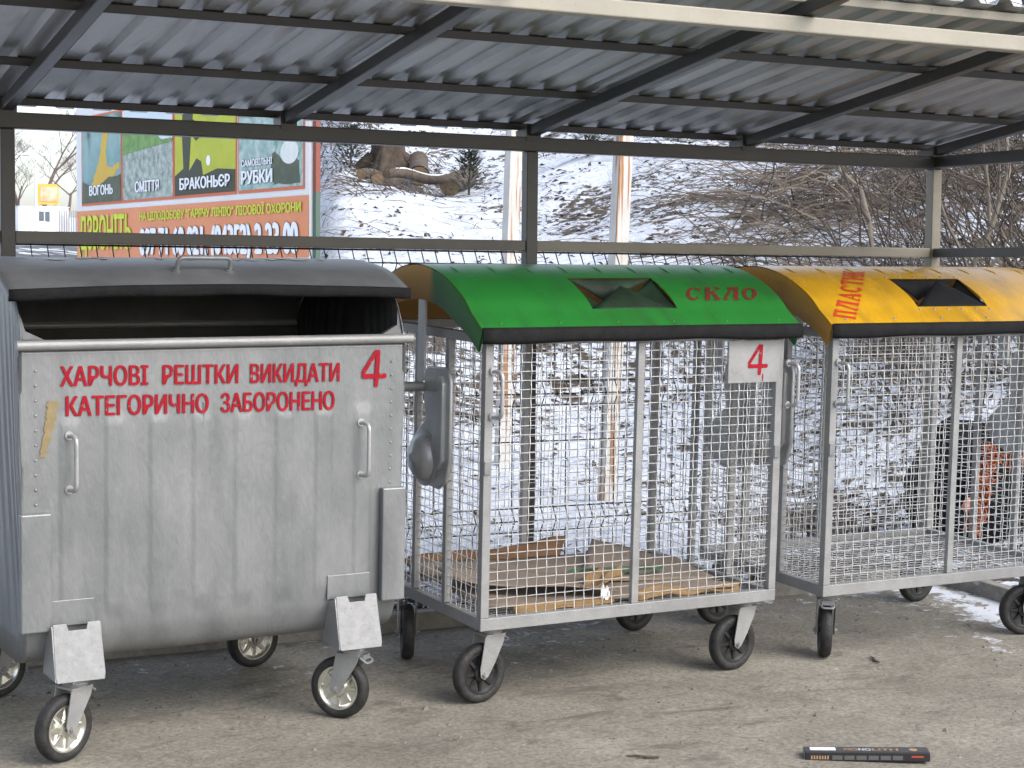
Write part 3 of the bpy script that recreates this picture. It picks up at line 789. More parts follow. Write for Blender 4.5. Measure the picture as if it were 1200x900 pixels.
# number plate
pl_ = MB(); pl_.box((1.182, -.004, 1.246), (.244, .003, .166)); npl = pl_.build('number_plate', M['plate'], cg, bevel=.001)
f4 = MB(); paint_four(f4, lambda u, v, k: Vector((1.152 + .095 * u, -.0068 - .0003 * k, 1.192 + .118 * v)))
f4.add([(1.222, -.0069, 1.196), (1.228, -.0069, 1.196), (1.226, -.0069, 1.166), (1.223, -.0069, 1.166)], [(0, 1, 2, 3)])
f4.build('numeral', M['red'], npl)

cy, lidy, LY = cage(MY, 'wheeled zinc mesh cage with arched yellow lid, rightmost of the row', 'yellow', (56, 165, 186, 187))
tx = MB()
s0 = s_of_d(-.010); s1 = s_of_d(.335)
stroke_text(tx, 'ПЛАСТИК', lambda u, v, e: LY(.098 + .320 * u - .095 * v, s0 + (s1 - s0) * u + .022 * v, .002 + e), gap=.18, fat=1.35)
tx.build('lettering', M['redorange'], lidy)

# ------------------------------------------------------------------ grey container
GW, GD = 1.352, .95
gt = thing('metal_waste_container', 'large grey galvanized waste container with red lettering and half-open rounded lid, leftmost of the row', 'waste container', MG)
BP = polyspline([(0, 1.335), (0, 1.1), (0, .85), (0, .60), (.002, .47), (.012, .385), (.045, .325), (.11, .297), (.22, .288)], 12)   # front wall, from rim down and under
back = [(GD - d, h) for d, h in reversed(BP)]
full = BP + [(.22 + (GD - .44) * k / 6, .288) for k in range(1, 6)] + back
RIBS = [.155 + .149 * k for k in range(8)]
def rib(l, h):
    v = 0
    for c in RIBS:
        x = abs(l - c); w = 1 - smooth01(.026, .034, x)
        v = max(v, w)
    return v * smooth01(.43, .50, h) * (1 - smooth01(1.095, 1.125, h)) * .0042
body = MB(); nl = 181; lsx = [GW * i / (nl - 1) for i in range(nl)]
def bp_(i, j):
    d, h = full[j]; l = lsx[i]
    e = min(l, GW - l)                                   # the ends round in towards the bottom
    k = smooth01(.62, .29, h) if False else (1 - smooth01(.29, .55, h))
    inset = .020 * k
    l2 = inset + l / GW * (GW - 2 * inset)
    dd = d - (rib(l, h) if d < .2 else -rib(l, h)) + .0025 * noise.noise(Vector((l * 2, h * 2, 0))) * (1 if .3 < h < 1.3 else 0)
    return Vector((l2, dd, h))
body.grid(bp_, nl, len(full))
# end walls: rise above the rim in an arch under the lid
arch_top = [(.0, 1.335), (.004, 1.39), (.05, 1.47), (.10, 1.515), (.20, 1.555), (.32, 1.578), (.47, 1.585), (.62, 1.57), (.75, 1.53), (.86, 1.465), (GD - .01, 1.38), (GD, 1.335)]
at_ = polyspline(arch_top, 4)
for sgn in (0, 1):
    vs = []; nj = len(full); rows = 14
    for j in range(nj):
        p = bp_(nl - 1 if sgn else 0, j)
        u = j / (nj - 1); kk = u * (len(at_) - 1); i0 = min(int(kk), len(at_) - 2); f = kk - i0
        q = Vector((p.x, at_[i0][0] * (1 - f) + at_[i0 + 1][0] * f, at_[i0][1] * (1 - f) + at_[i0 + 1][1] * f))
        q.x = GW if sgn else 0.0
        for r_ in range(rows): vs.append(p.lerp(q, r_ / (rows - 1)) + Vector(((.008 if sgn else -.008) * math.sin(3.14 * r_ / (rows - 1)) * (1 if (j // 5) % 2 else .2), 0, 0)))
    body.add(vs, [(j * rows + r_, (j + 1) * rows + r_, (j + 1) * rows + r_ + 1, j * rows + r_ + 1) for j in range(nj - 1) for r_ in range(rows - 1)])
bo = body.build('body', [M['galv_body'], mat('shaded_dirty_inside', (.03, .032, .034), .8, 0, (.07, .07, .07), 4)], gt, smooth=45, solid=.003, fix=True)  # inside faces: shade of the mouth put into the dark, dirty colour
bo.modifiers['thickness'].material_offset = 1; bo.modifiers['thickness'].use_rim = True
r_ = MB(); r_.tube([(-.018, -.010, 1.352), (GW + .030, -.010, 1.352)], .017, 16); r_.build('front_rim', M['galv'], gt, smooth=40)
r_ = MB(); r_.tube([(-.01, GD + .010, 1.345), (GW + .01, GD + .010, 1.345)], .016, 12); r_.build('rear_rim', M['galv'], gt, smooth=40)
for l, sg in ((.006, 1), (GW - .006, -1)):                # gussets in the corners of the mouth
    m = MB(); m.add([(l, .006, 1.370), (l + sg * .070, .006, 1.368), (l + sg * .012, .016, 1.396), (l, .040, 1.45), (l, .03, 1.372), (l + sg * .070, .03, 1.366), (l + sg * .012, .035, 1.394)], [(0, 1, 2, 3), (1, 5, 6, 2), (0, 4, 5, 1)])
    m.build('corner_gusset', M['gusset'], gt, solid=.003)
for l in (GW * .0 + .045, GW - .045):                    # edge flanges: row of spot welds
    m = MB()
    for k in range(17): m.lathe([(0, .0035), (.004, .002), (.005, 0)], 8, Matrix.Translation((l, -.001, 1.27 - k * .048)) @ Matrix.Rotation(rad(90), 4, 'X'))
    m.build('spot_welds', M['galv'], gt, smooth=50)
m = MB(); m.tube([(.607 + .0015 * math.sin(k), -.0015 + (0 if k < 30 else 0), 1.15 - k * .020) for k in range(34)], .0022, 6); m.build('weld_seam', M['zinc'], gt, smooth=60)
for l0, l1, z0, z1 in ((-.012, .088, .425, .812), (1.266, GW + .006, .415, .822)):  # lifting pockets
    m = MB(); m.box(((l0 + l1) / 2, -.016, (z0 + z1) / 2), (l1 - l0, .030, z1 - z0)); m.build('lifting_pocket', M['galv_body'], gt, bevel=.005)
handle(gt, (.150, -.002, 1.058), (.150, -.002, .882), (.012, -.052, 0), .0075, .035)
handle(gt, (1.186, -.002, 1.058), (1.186, -.002, .872), (.012, -.052, 0), .0075, .035)
# caster brackets: patch on the wall and a bright sloping plate
for l, tr, d, nm in ((.162, 206, .0, 0), (1.158, 128, .0, 0), (.162, 200, .80, 1), (1.158, 190, .80, 1)):
    if nm == 0:
        m = MB(); m.box((l - .010, -.0045, .478), (.165, .007, .085)); m.build('patch_plate', M['galv_body'], gt, bevel=.002)
        z0, z1 = .270, .452
        m = MB()
        o = [(-.078, z1), (-.034, z1), (-.028, z1 - .022), (.030, z1 - .022), (.036, z1), (.078, z1), (.082, z0 + .02), (.078, z0), (-.078, z0), (-.082, z0 + .02)]
        n = len(o)
        fr = [Vector((l + x, -.050 - .050 * (z1 - z) / (z1 - z0), z)) for x, z in o]
        bk = [p + Vector((0, .004, 0)) for p in fr]
        m.add(fr + bk, [tuple(range(n)), tuple(range(2 * n - 1, n - 1, -1))] + [(i, n + i, n + (i + 1) % n, (i + 1) % n) for i in range(n)])
        pl = m.build('bracket_plate', M['zinc'], gt, bevel=.002, fix=True)
        if l > 1: pl['label'] = 'bracket plate with pitted speckled zinc'
        for sx in (-.079, .079):
            m = MB(); m.add([(l + sx, -.050, z1 - .005), (l + sx, -.096, z0 + .004), (l + sx, .05, z0 + .004), (l + sx, .012, z1 - .03)], [(0, 1, 2, 3)])
            m.build('bracket_side', M['galv'], gt, solid=.004)
        m = MB(); m.box((l, -.022, z0 + .002), (.15, .145, .006)); m.build('bracket_base', M['galv'], gt, bevel=.001)
        caster(gt, l, -.030, .270, rad(tr), False)
    else:
        m = MB(); m.box((l, d, .280), (.14, .14, .03)); m.build('bracket_base', M['galv'], gt, bevel=.002)
        caster(gt, l, d, .270, rad(tr), False)
# lid: arched sheet, slid half open
GP = polyspline([(-.022, 1.540), (.03, 1.560), (.09, 1.583), (.16, 1.603), (.25, 1.618), (.36, 1.628), (.48, 1.630), (.60, 1.615), (.72, 1.58), (.83, 1.52), (.92, 1.43), (.97, 1.34)], 5)
m = MB(); N = 40
def glid(i, j, o=0):
    l = -.045 + (GW + .055) * i / N; d, h = GP[j]
    u = 2 * i / N - 1; bow = .016 * (1 - u * u) * max(0, 1 - j / 30)
    return Vector((l, d, h - .016 + bow + .003 * noise.noise(Vector((l * 2.5, d * 3, 2)))))
m.grid(glid, N + 1, len(GP)); gl = m.build('lid', M['galv_lid'], gt, smooth=180, solid=-.003)
for sgn in (0, 1):
    m = MB(); i = N if sgn else 0
    m.grid(lambda j, k: glid(i, j) + Vector((0, 0, -.0005 - .030 * k)), len(GP), 2); m.build('lid_edge', M['galv_lid'], gl, smooth=180, solid=.003)
m = MB()
m.grid(lambda i, j: glid(i, 0) + Vector((0, -.004 - .004 * math.sin(j * .8), .006 - .036 * j / 4 - .002 * math.sin(i * .5) * j / 4)), N + 1, 5); m.build('rubber_strip', M['rubber'], gl, smooth=180, solid=.004)
h = handle(gl, (.548, .10, 1.585), (.736, .10, 1.585), (0, -.018, .045), .0085, .022, 'lid_handle')
# worn white paint on the crown of the lid
random.seed(4)
m = MB()
for k in range(34):
    cx = .10 + random.random() * 1.12; 
    if .42 < cx < .50: continue
    cdp = .30 + random.random() * .09; a = random.random() * 3.14; rx = .012 + .022 * random.random(); ry = .010 + .02 * random.random(); n = 9
    pts = []
    for q in range(n):
        an = 2 * math.pi * q / n; rr = 1 + .5 * (random.random() - .5); x = cx + rx * rr * math.cos(an); d = cdp + ry * rr * math.sin(an)
        i = (x + .045) / (GW + .055) * N; j = min(range(len(GP)), key=lambda z: abs(GP[z][0] - d)); j = max(1, min(j, len(GP) - 2))
        f = (d - GP[j][0]) / (GP[j + 1][0] - GP[j][0]); p = glid(i, j).lerp(glid(i, j + 1), f); pts.append(p + Vector((0, 0, .005)))
    m.add(pts, [tuple(range(n))])
m.build('worn_paint', M['snowpiece'], gl)
# lettering
tx = MB()
def words(ws, spans, z0, z1, ht, L0_, L1_):
    for w_, (a, b) in zip(ws, spans):
        za = z0 + (z1 - z0) * (a - L0_) / (L1_ - L0_); zb_ = z0 + (z1 - z0) * (b - L0_) / (L1_ - L0_)
        def on_front(u, v, k):
            x, z = a + (b - a) * u, za + (zb_ - za) * u + ht * v
            return Vector((x, -rib(x, z) + .0025 * noise.noise(Vector((x * 2, z * 2, 0))) - .0042 - .0002 * k, z))
        text_to(tx, w_, on_front, .035)
def LX(px): return .123 + (px - 70) / (398 - 70) * .982
words(['ХАРЧОВІ', 'РЕШТКИ', 'ВИКИДАТИ'], [(LX(70), LX(168)), (LX(184), LX(273)), (LX(287), LX(398))], 1.219, 1.206, .064, .123, 1.105)
words(['КАТЕГОРИЧНО', 'ЗАБОРОНЕНО'], [(LX(76), LX(238)), (LX(252), LX(392))], 1.122, 1.108, .064, .123, 1.105)
tx.build('lettering', M['red'], gt); tx = MB()
paint_four(tx, lambda u, v, k: Vector((1.190 + .095 * u, -.0048 - .0003 * k, 1.182 + .128 * v)))
tx.build('numeral', M['red'], gt)
m = MB(); rg = random.Random(6); L_, R_ = [], []
for k in range(26):
    u = k / 25; zz = 1.172 - .18 * u; xc = .101 - .018 * u - .020 * u * u; hw = .019 - .010 * u
    L_.append((xc - hw + rg.gauss(0, .0028), -.0035, zz)); R_.append((xc + hw + rg.gauss(0, .0028), -.0035, zz + rg.gauss(0, .002)))
m.add(L_ + R_, [(k, k + 1, 27 + k, 26 + k) for k in range(25)])
m.build('tape_residue', M['tan'], gt)

# ------------------------------------------------------------------ cardboard in the green cage
def sheet(name, label, corners, mtx, m, group, curl=.02, seed=0, wave=.012, thick=.006, n=14):
    """slightly buckled sheet of cardboard between four corners (l, d, h)"""
    a, b, c, d = [Vector(p) for p in corners]; k = MB()
    def P(i, j):
        u, v = i / n, j / n; p = (a * (1 - u) + b * u) * (1 - v) + (d * (1 - u) + c * u) * v
        p.z += wave * (noise.noise(Vector((u * 2.2, v * 2.2, seed))) + .5 * noise.noise(Vector((u * 5, v * 5, seed + 3)))) + curl * ((u - .5) ** 2 + (v - .5) ** 2)
        return p
    k.grid(P, n + 1, n + 1)
    o = k.build(name, m, smooth=180, solid=thick); o.matrix_world = mtx
    return tag(o, label, 'cardboard', group)
Z0 = ZF + .034
CG = 'flattened cardboard in the green-lidded cage'
sheet('cardboard_sheet', 'broad brown cardboard sheet lying under all the others in the green-lidded cage', [(.10, .12, Z0 + .012), (1.18, .06, Z0 + .012), (1.05, .80, Z0 + .03), (.08, .82, Z0 + .05)], MC, M['card'], CG, .03, 1)
sheet('cardboard_sheet', 'flat brown cardboard sheet slanting up at the right rear of the green-lidded cage', [(.62, .34, Z0 + .030), (1.20, .22, Z0 + .022), (1.25, .62, Z0 + .03), (.98, .84, Z0 + .085)], MC, M['card'], CG, .015, 5, .01)
sheet('cardboard_sheet', 'long greyish cardboard flap on top at the left front of the green-lidded cage', [(.06, .30, Z0 + .085), (.64, .08, Z0 + .035), (.70, .34, Z0 + .05), (.10, .58, Z0 + .075)], MC, M['card'], CG, .03, 9, .014)
sheet('cardboard_sheet', 'dark brown torn cardboard strip standing along the back of the green-lidded cage', [(.10, .80, Z0 + .03), (.80, .80, Z0 + .04), (.86, .86, Z0 + .10), (.10, .87, Z0 + .065)], MC, mat('dark_brown_cardboard', (.12, .065, .035), .85, 0, (.18, .10, .05), 6), CG, .01, 12, .03)
sheet('cardboard_scrap', 'ochre folded cardboard scrap on the long flap in the green-lidded cage', [(.50, .12, Z0 + .06), (.72, .16, Z0 + .065), (.78, .30, Z0 + .085), (.62, .27, Z0 + .085)], MC, M['card_edge'], CG, .02, 15, .03)
sheet('cardboard_scrap', 'ochre cardboard strip along the front right edge of the green-lidded cage', [(.70, .05, Z0 + .012), (1.20, .06, Z0 + .012), (1.22, .11, Z0 + .034), (.72, .09, Z0 + .028)], MC, M['card_edge'], CG, .0, 19, .03)
sheet('cardboard_scrap', 'thin ochre cardboard strip along the front left edge of the green-lidded cage', [(.17, .045, Z0 + .010), (.60, .045, Z0 + .012), (.62, .085, Z0 + .032), (.18, .095, Z0 + .025)], MC, M['card_edge'], CG, .0, 23, .012)
sheet('paper_scrap', 'crumpled white paper scrap by the front middle post of the green-lidded cage', [(.55, .06, Z0 + .03), (.59, .06, Z0 + .028), (.595, .08, Z0 + .06), (.56, .08, Z0 + .065)], MC, M['paper'], CG, .0, 27, .03, .002)
gp = MB()
for (l, d) in ((.70, .42), (.84, .40), (.96, .38)):
    gp.lathe([(.034, 0), (.055, 0), (.055, .001), (.034, .001)], 20, Matrix.Translation((l, d, Z0 + .0535)) @ Matrix.Scale(1.5, 4, (1, 0, 0)), True)
gpo = gp.build('green_bottle_cap_rings', M['green_print']); gpo.matrix_world = MC
gpo.name = 'green_strap'; tag(gpo, 'loose green plastic strap in loops on the cardboard in the green-lidded cage', 'strap')

# ------------------------------------------------------------------ flat black pack on the ground
pk = thing('electrode_pack', 'long black printed pack lying on the concrete at the bottom right', 'pack',
           (lambda A, B: Matrix.Translation(((A + B) / 2).to_tuple()) @ Matrix.Rotation(math.atan2(B.y - A.y, B.x - A.x), 4, 'Z') @ Matrix.Rotation(rad(-1.2), 4, 'Y'))(Vector((3.495, 4.775, gz(3.495, 4.775) + .003)), Vector((3.85, 4.567, gz(3.85, 4.567) + .003))))
PL, PW_, PH = .415, .070, .032
M['pack'] = mat('black_pack_card', (.014, .014, .015), .32, 0, (.024, .024, .026), 8)
m = MB(); m.box((0, PW_ / 2, PH / 2), (PL, PW_, PH)); m.build('box', M['pack'], pk, bevel=.003)
M['pk_gold'] = mat('bronze_print', (.35, .22, .12), .4); M['pk_white'] = mat('silver_print', (.55, .55, .56), .4); M['pk_grey'] = mat('grey_print', (.09, .09, .09), .4); M['pk_red'] = mat('red_print', (.4, .05, .03), .4)
m = MB(); m.box((-.145, .038, PH + .0006), (.085, .034, .0008)); m.build('address_sticker', M['paper'], pk)
for st, x0, x1, mm in (('MO', -.075, -.030, 'pk_gold'), ('NO', -.027, .014, 'pk_white'), ('LITH', .018, .105, 'pk_gold')):
    t_ = MB(); text_to(t_, st, lambda u, v, k: Vector((x0 + (x1 - x0) * u, .016 + .030 * v, PH + .0008 + .0001 * k)), .03); t_.build('print', M[mm], pk)
m = MB(); m.lathe([(0, .001), (.014, .001), (.014, 0)], 16, Matrix.Translation((.155, .032, PH))); m.build('seal', M['pk_gold'], pk)
m = MB()
for k in range(6): m.box((-.10 + k * .040, -.0006, .013), (.034, .0008, .014))
m.build('side_print', M['pk_grey'], pk)
m = MB(); m.box((.165, -.0006, .017), (.04, .0008, .006)); m.build('side_print', M['pk_red'], pk)
m = MB()
for k in range(7): m.box((-.185 + k * .009, -.0006, .013), (.005, .0008, .012))
m.build('side_print', M['pk_gold'], pk)
m = MB(); m.box((-PL / 2 - .0006, PW_ / 2, PH / 2), (.0008, PW_ - .006, PH - .005)); m.build('end_flap', M['zinc'], pk)

# ------------------------------------------------------------------ dark bundle with orange netting behind the yellow cage
def lump(c, r, seed, amp=.2, n=18, sq=(1, 1, 1)):
    m = MB(); vs = []
    for i in range(n + 1):
        for j in range(2 * n):
            th = math.pi * i / n; ph = math.pi * j / n; d = Vector((math.sin(th) * math.cos(ph), math.sin(th) * math.sin(ph), math.cos(th)))
            k = 1 + amp * noise.noise(d * 1.6 + Vector((seed, 0, 0))) + amp * .5 * noise.noise(d * 4 + Vector((seed, 3, 0)))
            vs.append(Vector(c) + Vector((d.x * r * sq[0] * k, d.y * r * sq[1] * k, d.z * r * sq[2] * k)))
    m.add(vs, [(i * 2 * n + j, (i + 1) * 2 * n + j, (i + 1) * 2 * n + (j + 1) % (2 * n), i * 2 * n + (j + 1) % (2 * n)) for i in range(n) for j in range(2 * n)])
    return m
bx_, by_ = 6.70, 7.72; bz = terrain(bx_, by_)
sk = thing('black_sack', 'bulging black sack slumped on the snow behind the yellow-lidded cage', 'sack', loc=(bx_, by_, bz))
lump((.05, 0, .32), .37, 2, .22, sq=(1.0, .72, 1.05)).build('sack_body', M['blacksack'], sk, smooth=60)
lump((-.22, -.05, .20), .17, 7, .3, 12).build('sack_fold', M['blacksack'], sk, smooth=60)
o = lump((7.22, 7.66, terrain(7.22, 7.66) + .32), .35, 11, .25, sq=(.85, .7, 1.1)).build('black_sack', M['blacksack'], smooth=60)
tag(o, 'second black sack, at the right edge of the photo beyond the orange netting', 'sack')
random.seed(21); m = MB()
for k in range(520):
    if k < 340: t_ = random.random(); p = Vector((6.47 + .10 * t_ + random.gauss(0, .018), 7.33 + random.random() * .05, .50 + .40 * t_ + random.gauss(0, .02)))
    else: p = Vector((6.76 + random.gauss(0, .035), 7.33 + random.random() * .05, .92 + random.gauss(0, .05)))
    d = Vector((random.gauss(0, 1), random.gauss(0, .4), random.gauss(.2, 1))).normalized(); m.tube([p, p + d * .025 + Vector((0, -.01, 0)), p + d * .05], .0042, 4, False)
for z0_, x0_ in ((.40, 6.47), (.86, 6.68)): m.tube([(x0_, 7.36, z0_ - .06), (x0_ + .03, 7.35, z0_ + .2), (x0_ + .10, 7.36, z0_ + .5 if z0_ < .5 else z0_ + .12)], .006, 5)
tag(m.build('orange_netting', M['orange']), 'tangled bright orange netting hanging in front of a black sack behind the yellow-lidded cage', 'netting')
o = lump((6.44, 7.36, .60), .045, 4, .4, 10, sq=(1.1, .7, .9)).build('pink_cloth', M['pinkish'], smooth=60)
tag(o, 'small pinkish rag caught beside the orange netting', 'rag')

# ------------------------------------------------------------------ billboard
BA, BB = Vector((5.362, 23.874, 0)), Vector((6.190, 17.073, 0))
be = (BB - BA).normalized(); bn_ = Vector((be.y, -be.x, 0)).normalized()
if bn_.x > 0: bn_ = -bn_
BZ = 1.93
bm_ = Matrix((be, -bn_, Vector((0, 0, 1)))).transposed().to_4x4(); bm_.translation = BA + Vector((0, 0, BZ))
bb = thing('billboard', 'big forest-protection billboard with four picture panels over an orange phone-number band', 'billboard', bm_)
BL = 6.851
M['b_white'] = mat('billboard_white', (.66, .67, .68), .6, 0, (.72, .73, .74), .8); M['b_orange'] = mat('billboard_orange', (.64, .23, .10), .6, 0, (.70, .26, .12), .8)
M['b_line'] = mat('billboard_orange_line', (.58, .13, .05), .6); M['b_lime'] = mat('lime_letters', (.55, .66, .03), .6); M['b_txt'] = mat('white_letters', (.80, .82, .86), .6)
M['b_dark'] = mat('dark_letter_shadow', (.03, .04, .04), .7)
def pic(name, a, b, scale, c, mid=.5, stretch=None, w=.2):
    m = mat(name, a, .6, 0, b, scale, 0, detail=9, stretch=stretch); return m
M['b_fire'] = mat('smoke_picture', (.10, .24, .25), .6, 0, (.27, .42, .42), 1.6, c3=(.03, .05, .035), s3=1.3, t3=(.56, .66))
M['b_flame'] = mat('flame_picture', (.52, .42, .05), .6, 0, (.62, .33, .03), 5); M['b_soil'] = mat('dark_ground_picture', (.04, .06, .035), .6, 0, (.09, .11, .07), 4)
M['b_sky'] = mat('pale_sky_picture', (.50, .62, .72), .6, 0, (.62, .70, .76), 1.5); M['b_forest'] = mat('forest_picture', (.06, .19, .04), .6, 0, (.20, .36, .10), 7, detail=9)
M['b_trash'] = mat('rubbish_picture', (.10, .17, .14), .6, 0, (.50, .55, .52), 9, detail=12); M['b_lime2'] = mat('yellow_green_picture', (.35, .40, .02), .6, 0, (.50, .52, .03), 1.2)
M['b_sil'] = mat('silhouette_picture', (.03, .035, .02), .6); M['b_bark'] = mat('bark_picture', (.12, .27, .25), .6, 0, (.50, .60, .57), 7, detail=12); M['b_cut'] = mat('cut_log_picture', (.62, .66, .64), .6, 0, (.74, .76, .74), 5)
MB().box((BL / 2, .035, 1.03), (BL, .06, 2.10)).build('board', M['b_white'], bb)
def jag(pts, amp, seed, n=7):
    rg = random.Random(seed); out = []
    for a, b in zip(pts, pts[1:] + pts[:1]):
        for q in range(n):
            t = q / n; e = amp * min(1, math.hypot(b[0] - a[0], b[1] - a[1]) * 2) * (0 if q == 0 else 1)
            inside = .02
            out.append((a[0] + (b[0] - a[0]) * t + rg.gauss(0, e), a[1] + (b[1] - a[1]) * t + rg.gauss(0, e * .8)))
    return out
def flat(name, pts, m, lay):
    k = MB(); y = -.0028 * lay - .0015; k.prism([(u, v) for u, v in pts], .0024, Matrix(((1, 0, 0, 0), (0, 0, 1, y), (0, 1, 0, 0), (0, 0, 0, 1)))); return k.build(name, m, bb)
def rect(u0, v0, u1, v1): return [(u0, v0), (u1, v0), (u1, v1), (u0, v1)]
flat('orange_band', rect(.02, .055, BL - .01, .69), M['b_orange'], 0)
PAN = [(.24, 1.64), (1.71, 3.31), (3.385, 5.08), (5.175, 6.72)]
for (u0, u1) in PAN: flat('picture_frame', rect(u0 - .03, .755, u1 + .03, 1.93), M['b_line'], 0)
a0 = PAN[0]; P0, P1 = .79, 1.905
flat('picture', rect(a0[0], P0, a0[1], P1), M['b_fire'], 1)
flat('picture', [(a0[0], P0), (a0[1], P0)] + jag([(a0[1], 1.12), (1.2, 1.10), (.9, 1.0), (.55, 1.02), (a0[0], 1.08)], .012, 2)[:-7], M['b_soil'], 3)
flat('picture', jag([(.58, 1.00), (1.25, 1.04), (1.58, 1.20), (1.60, 1.27), (1.30, 1.22), (1.16, 1.25), (1.12, 1.45), (1.20, 1.66), (1.10, 1.80), (1.06, 1.88), (.98, 1.80), (.99, 1.66), (.92, 1.42), (.78, 1.2)], .018, 5, 5), M['b_flame'], 2)
a1 = PAN[1]
flat('picture', rect(a1[0], P0, a1[1], P1), M['b_trash'], 1)
flat('picture', rect(a1[0], 1.48, a1[1], P1), M['b_sky'], 2)
rng = random.Random(8); pts = [(a1[0], 1.36), (a1[1], 1.44)]; n = 26
for k in range(n + 1):
    u = a1[1] - (a1[1] - a1[0]) * k / n; pts.append((u, 1.50 + .24 * smooth01(3.1, 1.7, u) + .05 * rng.random() if u < 2.9 else 1.47 + .02 * rng.random()))
flat('picture', pts, M['b_forest'], 3)
a2 = PAN[2]
flat('picture', rect(a2[0], P0, a2[1], P1), M['b_lime2'], 1)
flat('picture', [(a2[0], P0), (a2[1], P0), (a2[1], 1.03), (4.6, 1.06), (4.2, 1.0), (4.15, 1.16), (4.02, 1.2), (3.8, 1.06), (3.86, 1.5), (4.0, 1.40), (4.12, 1.44), (4.16, 1.56), (4.0, 1.62), (3.9, 1.66), (3.94, 1.8), (3.9, P1), (3.62, P1), (3.6, 1.5), (3.64, 1.1), (a2[0], 1.02)], M['b_sil'], 2)
flat('picture', [(3.92, 1.74), (4.85, 1.80), (4.85, 1.82), (4.4, 1.83), (4.38, 1.87), (4.2, 1.87), (4.2, 1.82), (3.92, 1.80)], M['b_sil'], 2)
k = MB(); k.lathe([(0, .002), (.06, .002), (.06, 0)], 16, Matrix.Translation((4.36, -.0095, 1.16)) @ Matrix.Rotation(rad(90), 4, 'X')); k.build('picture', M['b_txt'], bb)
a3 = PAN[3]
flat('picture', rect(a3[0], P0, a3[1], P1), M['b_bark'], 1)
flat('picture', jag([(6.05, P0 + .03), (6.66, P0 + .03), (6.64, 1.05), (6.5, 1.1), (6.2, 1.1), (6.02, 1.20), (5.97, 1.0)], .012, 9, 6), M['b_soil'], 2)
def disc(u, v, ru, rv, m, lay): flat('picture', [(u + ru * math.cos(q * .2618), v + rv * math.sin(q * .2618)) for q in range(24)], m, lay)
disc(6.42, 1.15, .21, .125, M['b_cut'], 3); disc(5.95, 1.22, .16, .075, M['b_bark'], 3); disc(5.5, 1.75, .3, .12, M['b_cut'], 3)
def btext(string, u0, u1, v0, ht, m, bold=.03, vl=None, shadow=None, name='lettering'):
    v1 = v0 if vl is None else vl
    if shadow:
        k = MB(); text_to(k, string, lambda u, v, q: Vector((u0 + (u1 - u0) * u, -.0130 - .0004 * q, v0 + (v1 - v0) * u + ht * v)), shadow); k.build('lettering_shadow', M['b_dark'], bb)
    k = MB(); text_to(k, string, lambda u, v, q: Vector((u0 + (u1 - u0) * u, -.0160 - .0004 * q, v0 + (v1 - v0) * u + ht * v)), bold); k.build(name, m, bb)
btext('ВОГОНЬ', .53, 1.39, .885, .125, M['b_txt'], .055, None, .10); btext('СМІТТЯ', 2.14, 2.92, .875, .130, M['b_txt'], .055, None, .10)
btext('БРАКОНЬЄР', 3.54, 4.96, .855, .130, M['b_txt'], .055, None, .10); btext('САМОВІЛЬНІ', 5.25, 6.03, 1.045, .070, M['b_txt'], .055, None, .10); btext('РУБКИ', 5.25, 6.03, .855, .140, M['b_txt'], .055, None, .10)
btext('ДЗВОНІТЬ', .15, 2.01, .185, .43, M['b_lime'], .04)
btext('НА ЦІЛОДОБОВУ "ГАРЯЧУ ЛІНІЮ" ЛІСОВОЇ ОХОРОНИ', 2.28, 6.70, .525, .098, M['b_lime'], .05)
btext('097 71 60 021, (04352) 2 23 00', 2.28, 6.64, .105, .33, M['b_txt'], .07, None, .095)
gl_ = mat('green_post_paint', (.06, .10, .075), .6); rl_ = mat('red_brown_post_paint', (.20, .06, .04), .7)
for u in (1.35, 3.6, 5.6):
    p = bm_ @ Vector((u, .10, 0)); MB().box((u, .13, (terrain(p.x, p.y) - BZ - .1 + 1.9) / 2), (.12, .12, 1.9 - (terrain(p.x, p.y) - BZ - .1))).build('leg', gl_, bb)
p = bm_ @ Vector((BL + .10, .1, 0)); zg_ = terrain(p.x, p.y) - BZ - .1
MB().box((BL + .05, .06, (zg_ + .72) / 2), (.07, .05, .72 - zg_)).build('leg', gl_, bb)
MB().box((BL + .05, .06, (2.6 + .72) / 2), (.07, .05, 2.6 - .72)).build('leg', rl_, bb)['label'] = 'red-brown upper length of the edge post'

# ------------------------------------------------------------------ far left: cabin, lamp, small billboard, trees
def far(a, y): x = a * y; return x, y, terrain(x, y)
x, y, z = far(.2055, 170)
kb_ = thing('white_cabin', 'small white flat-roofed cabin with one window beyond the snowy road', 'cabin', loc=(x, y, z - .3), world=True)
M['cabin'] = mat('cabin_white', (.74, .75, .76), .6, 0, (.80, .80, .80), .6); M['pane'] = mat('cabin_window', (.10, .12, .14), .2)
MB().box((x - .15, y, z + 1.0), (4.6, 3, 2.4)).build('wall', M['cabin'], kb_)
MB().box((x - .15, y, z + 2.25), (4.8, 3.2, .10)).build('roof', M['snowpiece'], kb_)
MB().box((x - .1, y - 1.52, z + 1.35), (1.0, .05, .95)).build('window', M['pane'], kb_)
MB().box((x - .1, y - 1.56, z + 1.35), (.08, .04, .95)).build('window_bar', M['cabin'], kb_)
MB().box((x - .7, y - 1.6, z + .3), (1.4, .2, 1.2)).build('lower_panel', M['cabin'], kb_)
x, y, z = far(.2022, 165)
lp = thing('street_lamp', 'tall pale street lamp with a wide double head beside the white cabin', 'street lamp', loc=(x, y, z), world=True)
M['lamp'] = mat('pale_lamp_paint', (.55, .55, .52), .6)
m = MB(); m.tube([(x, y, z - .5), (x, y, z + 6.4)], [.16, .10], 8); m.build('pole', M['lamp'], lp)
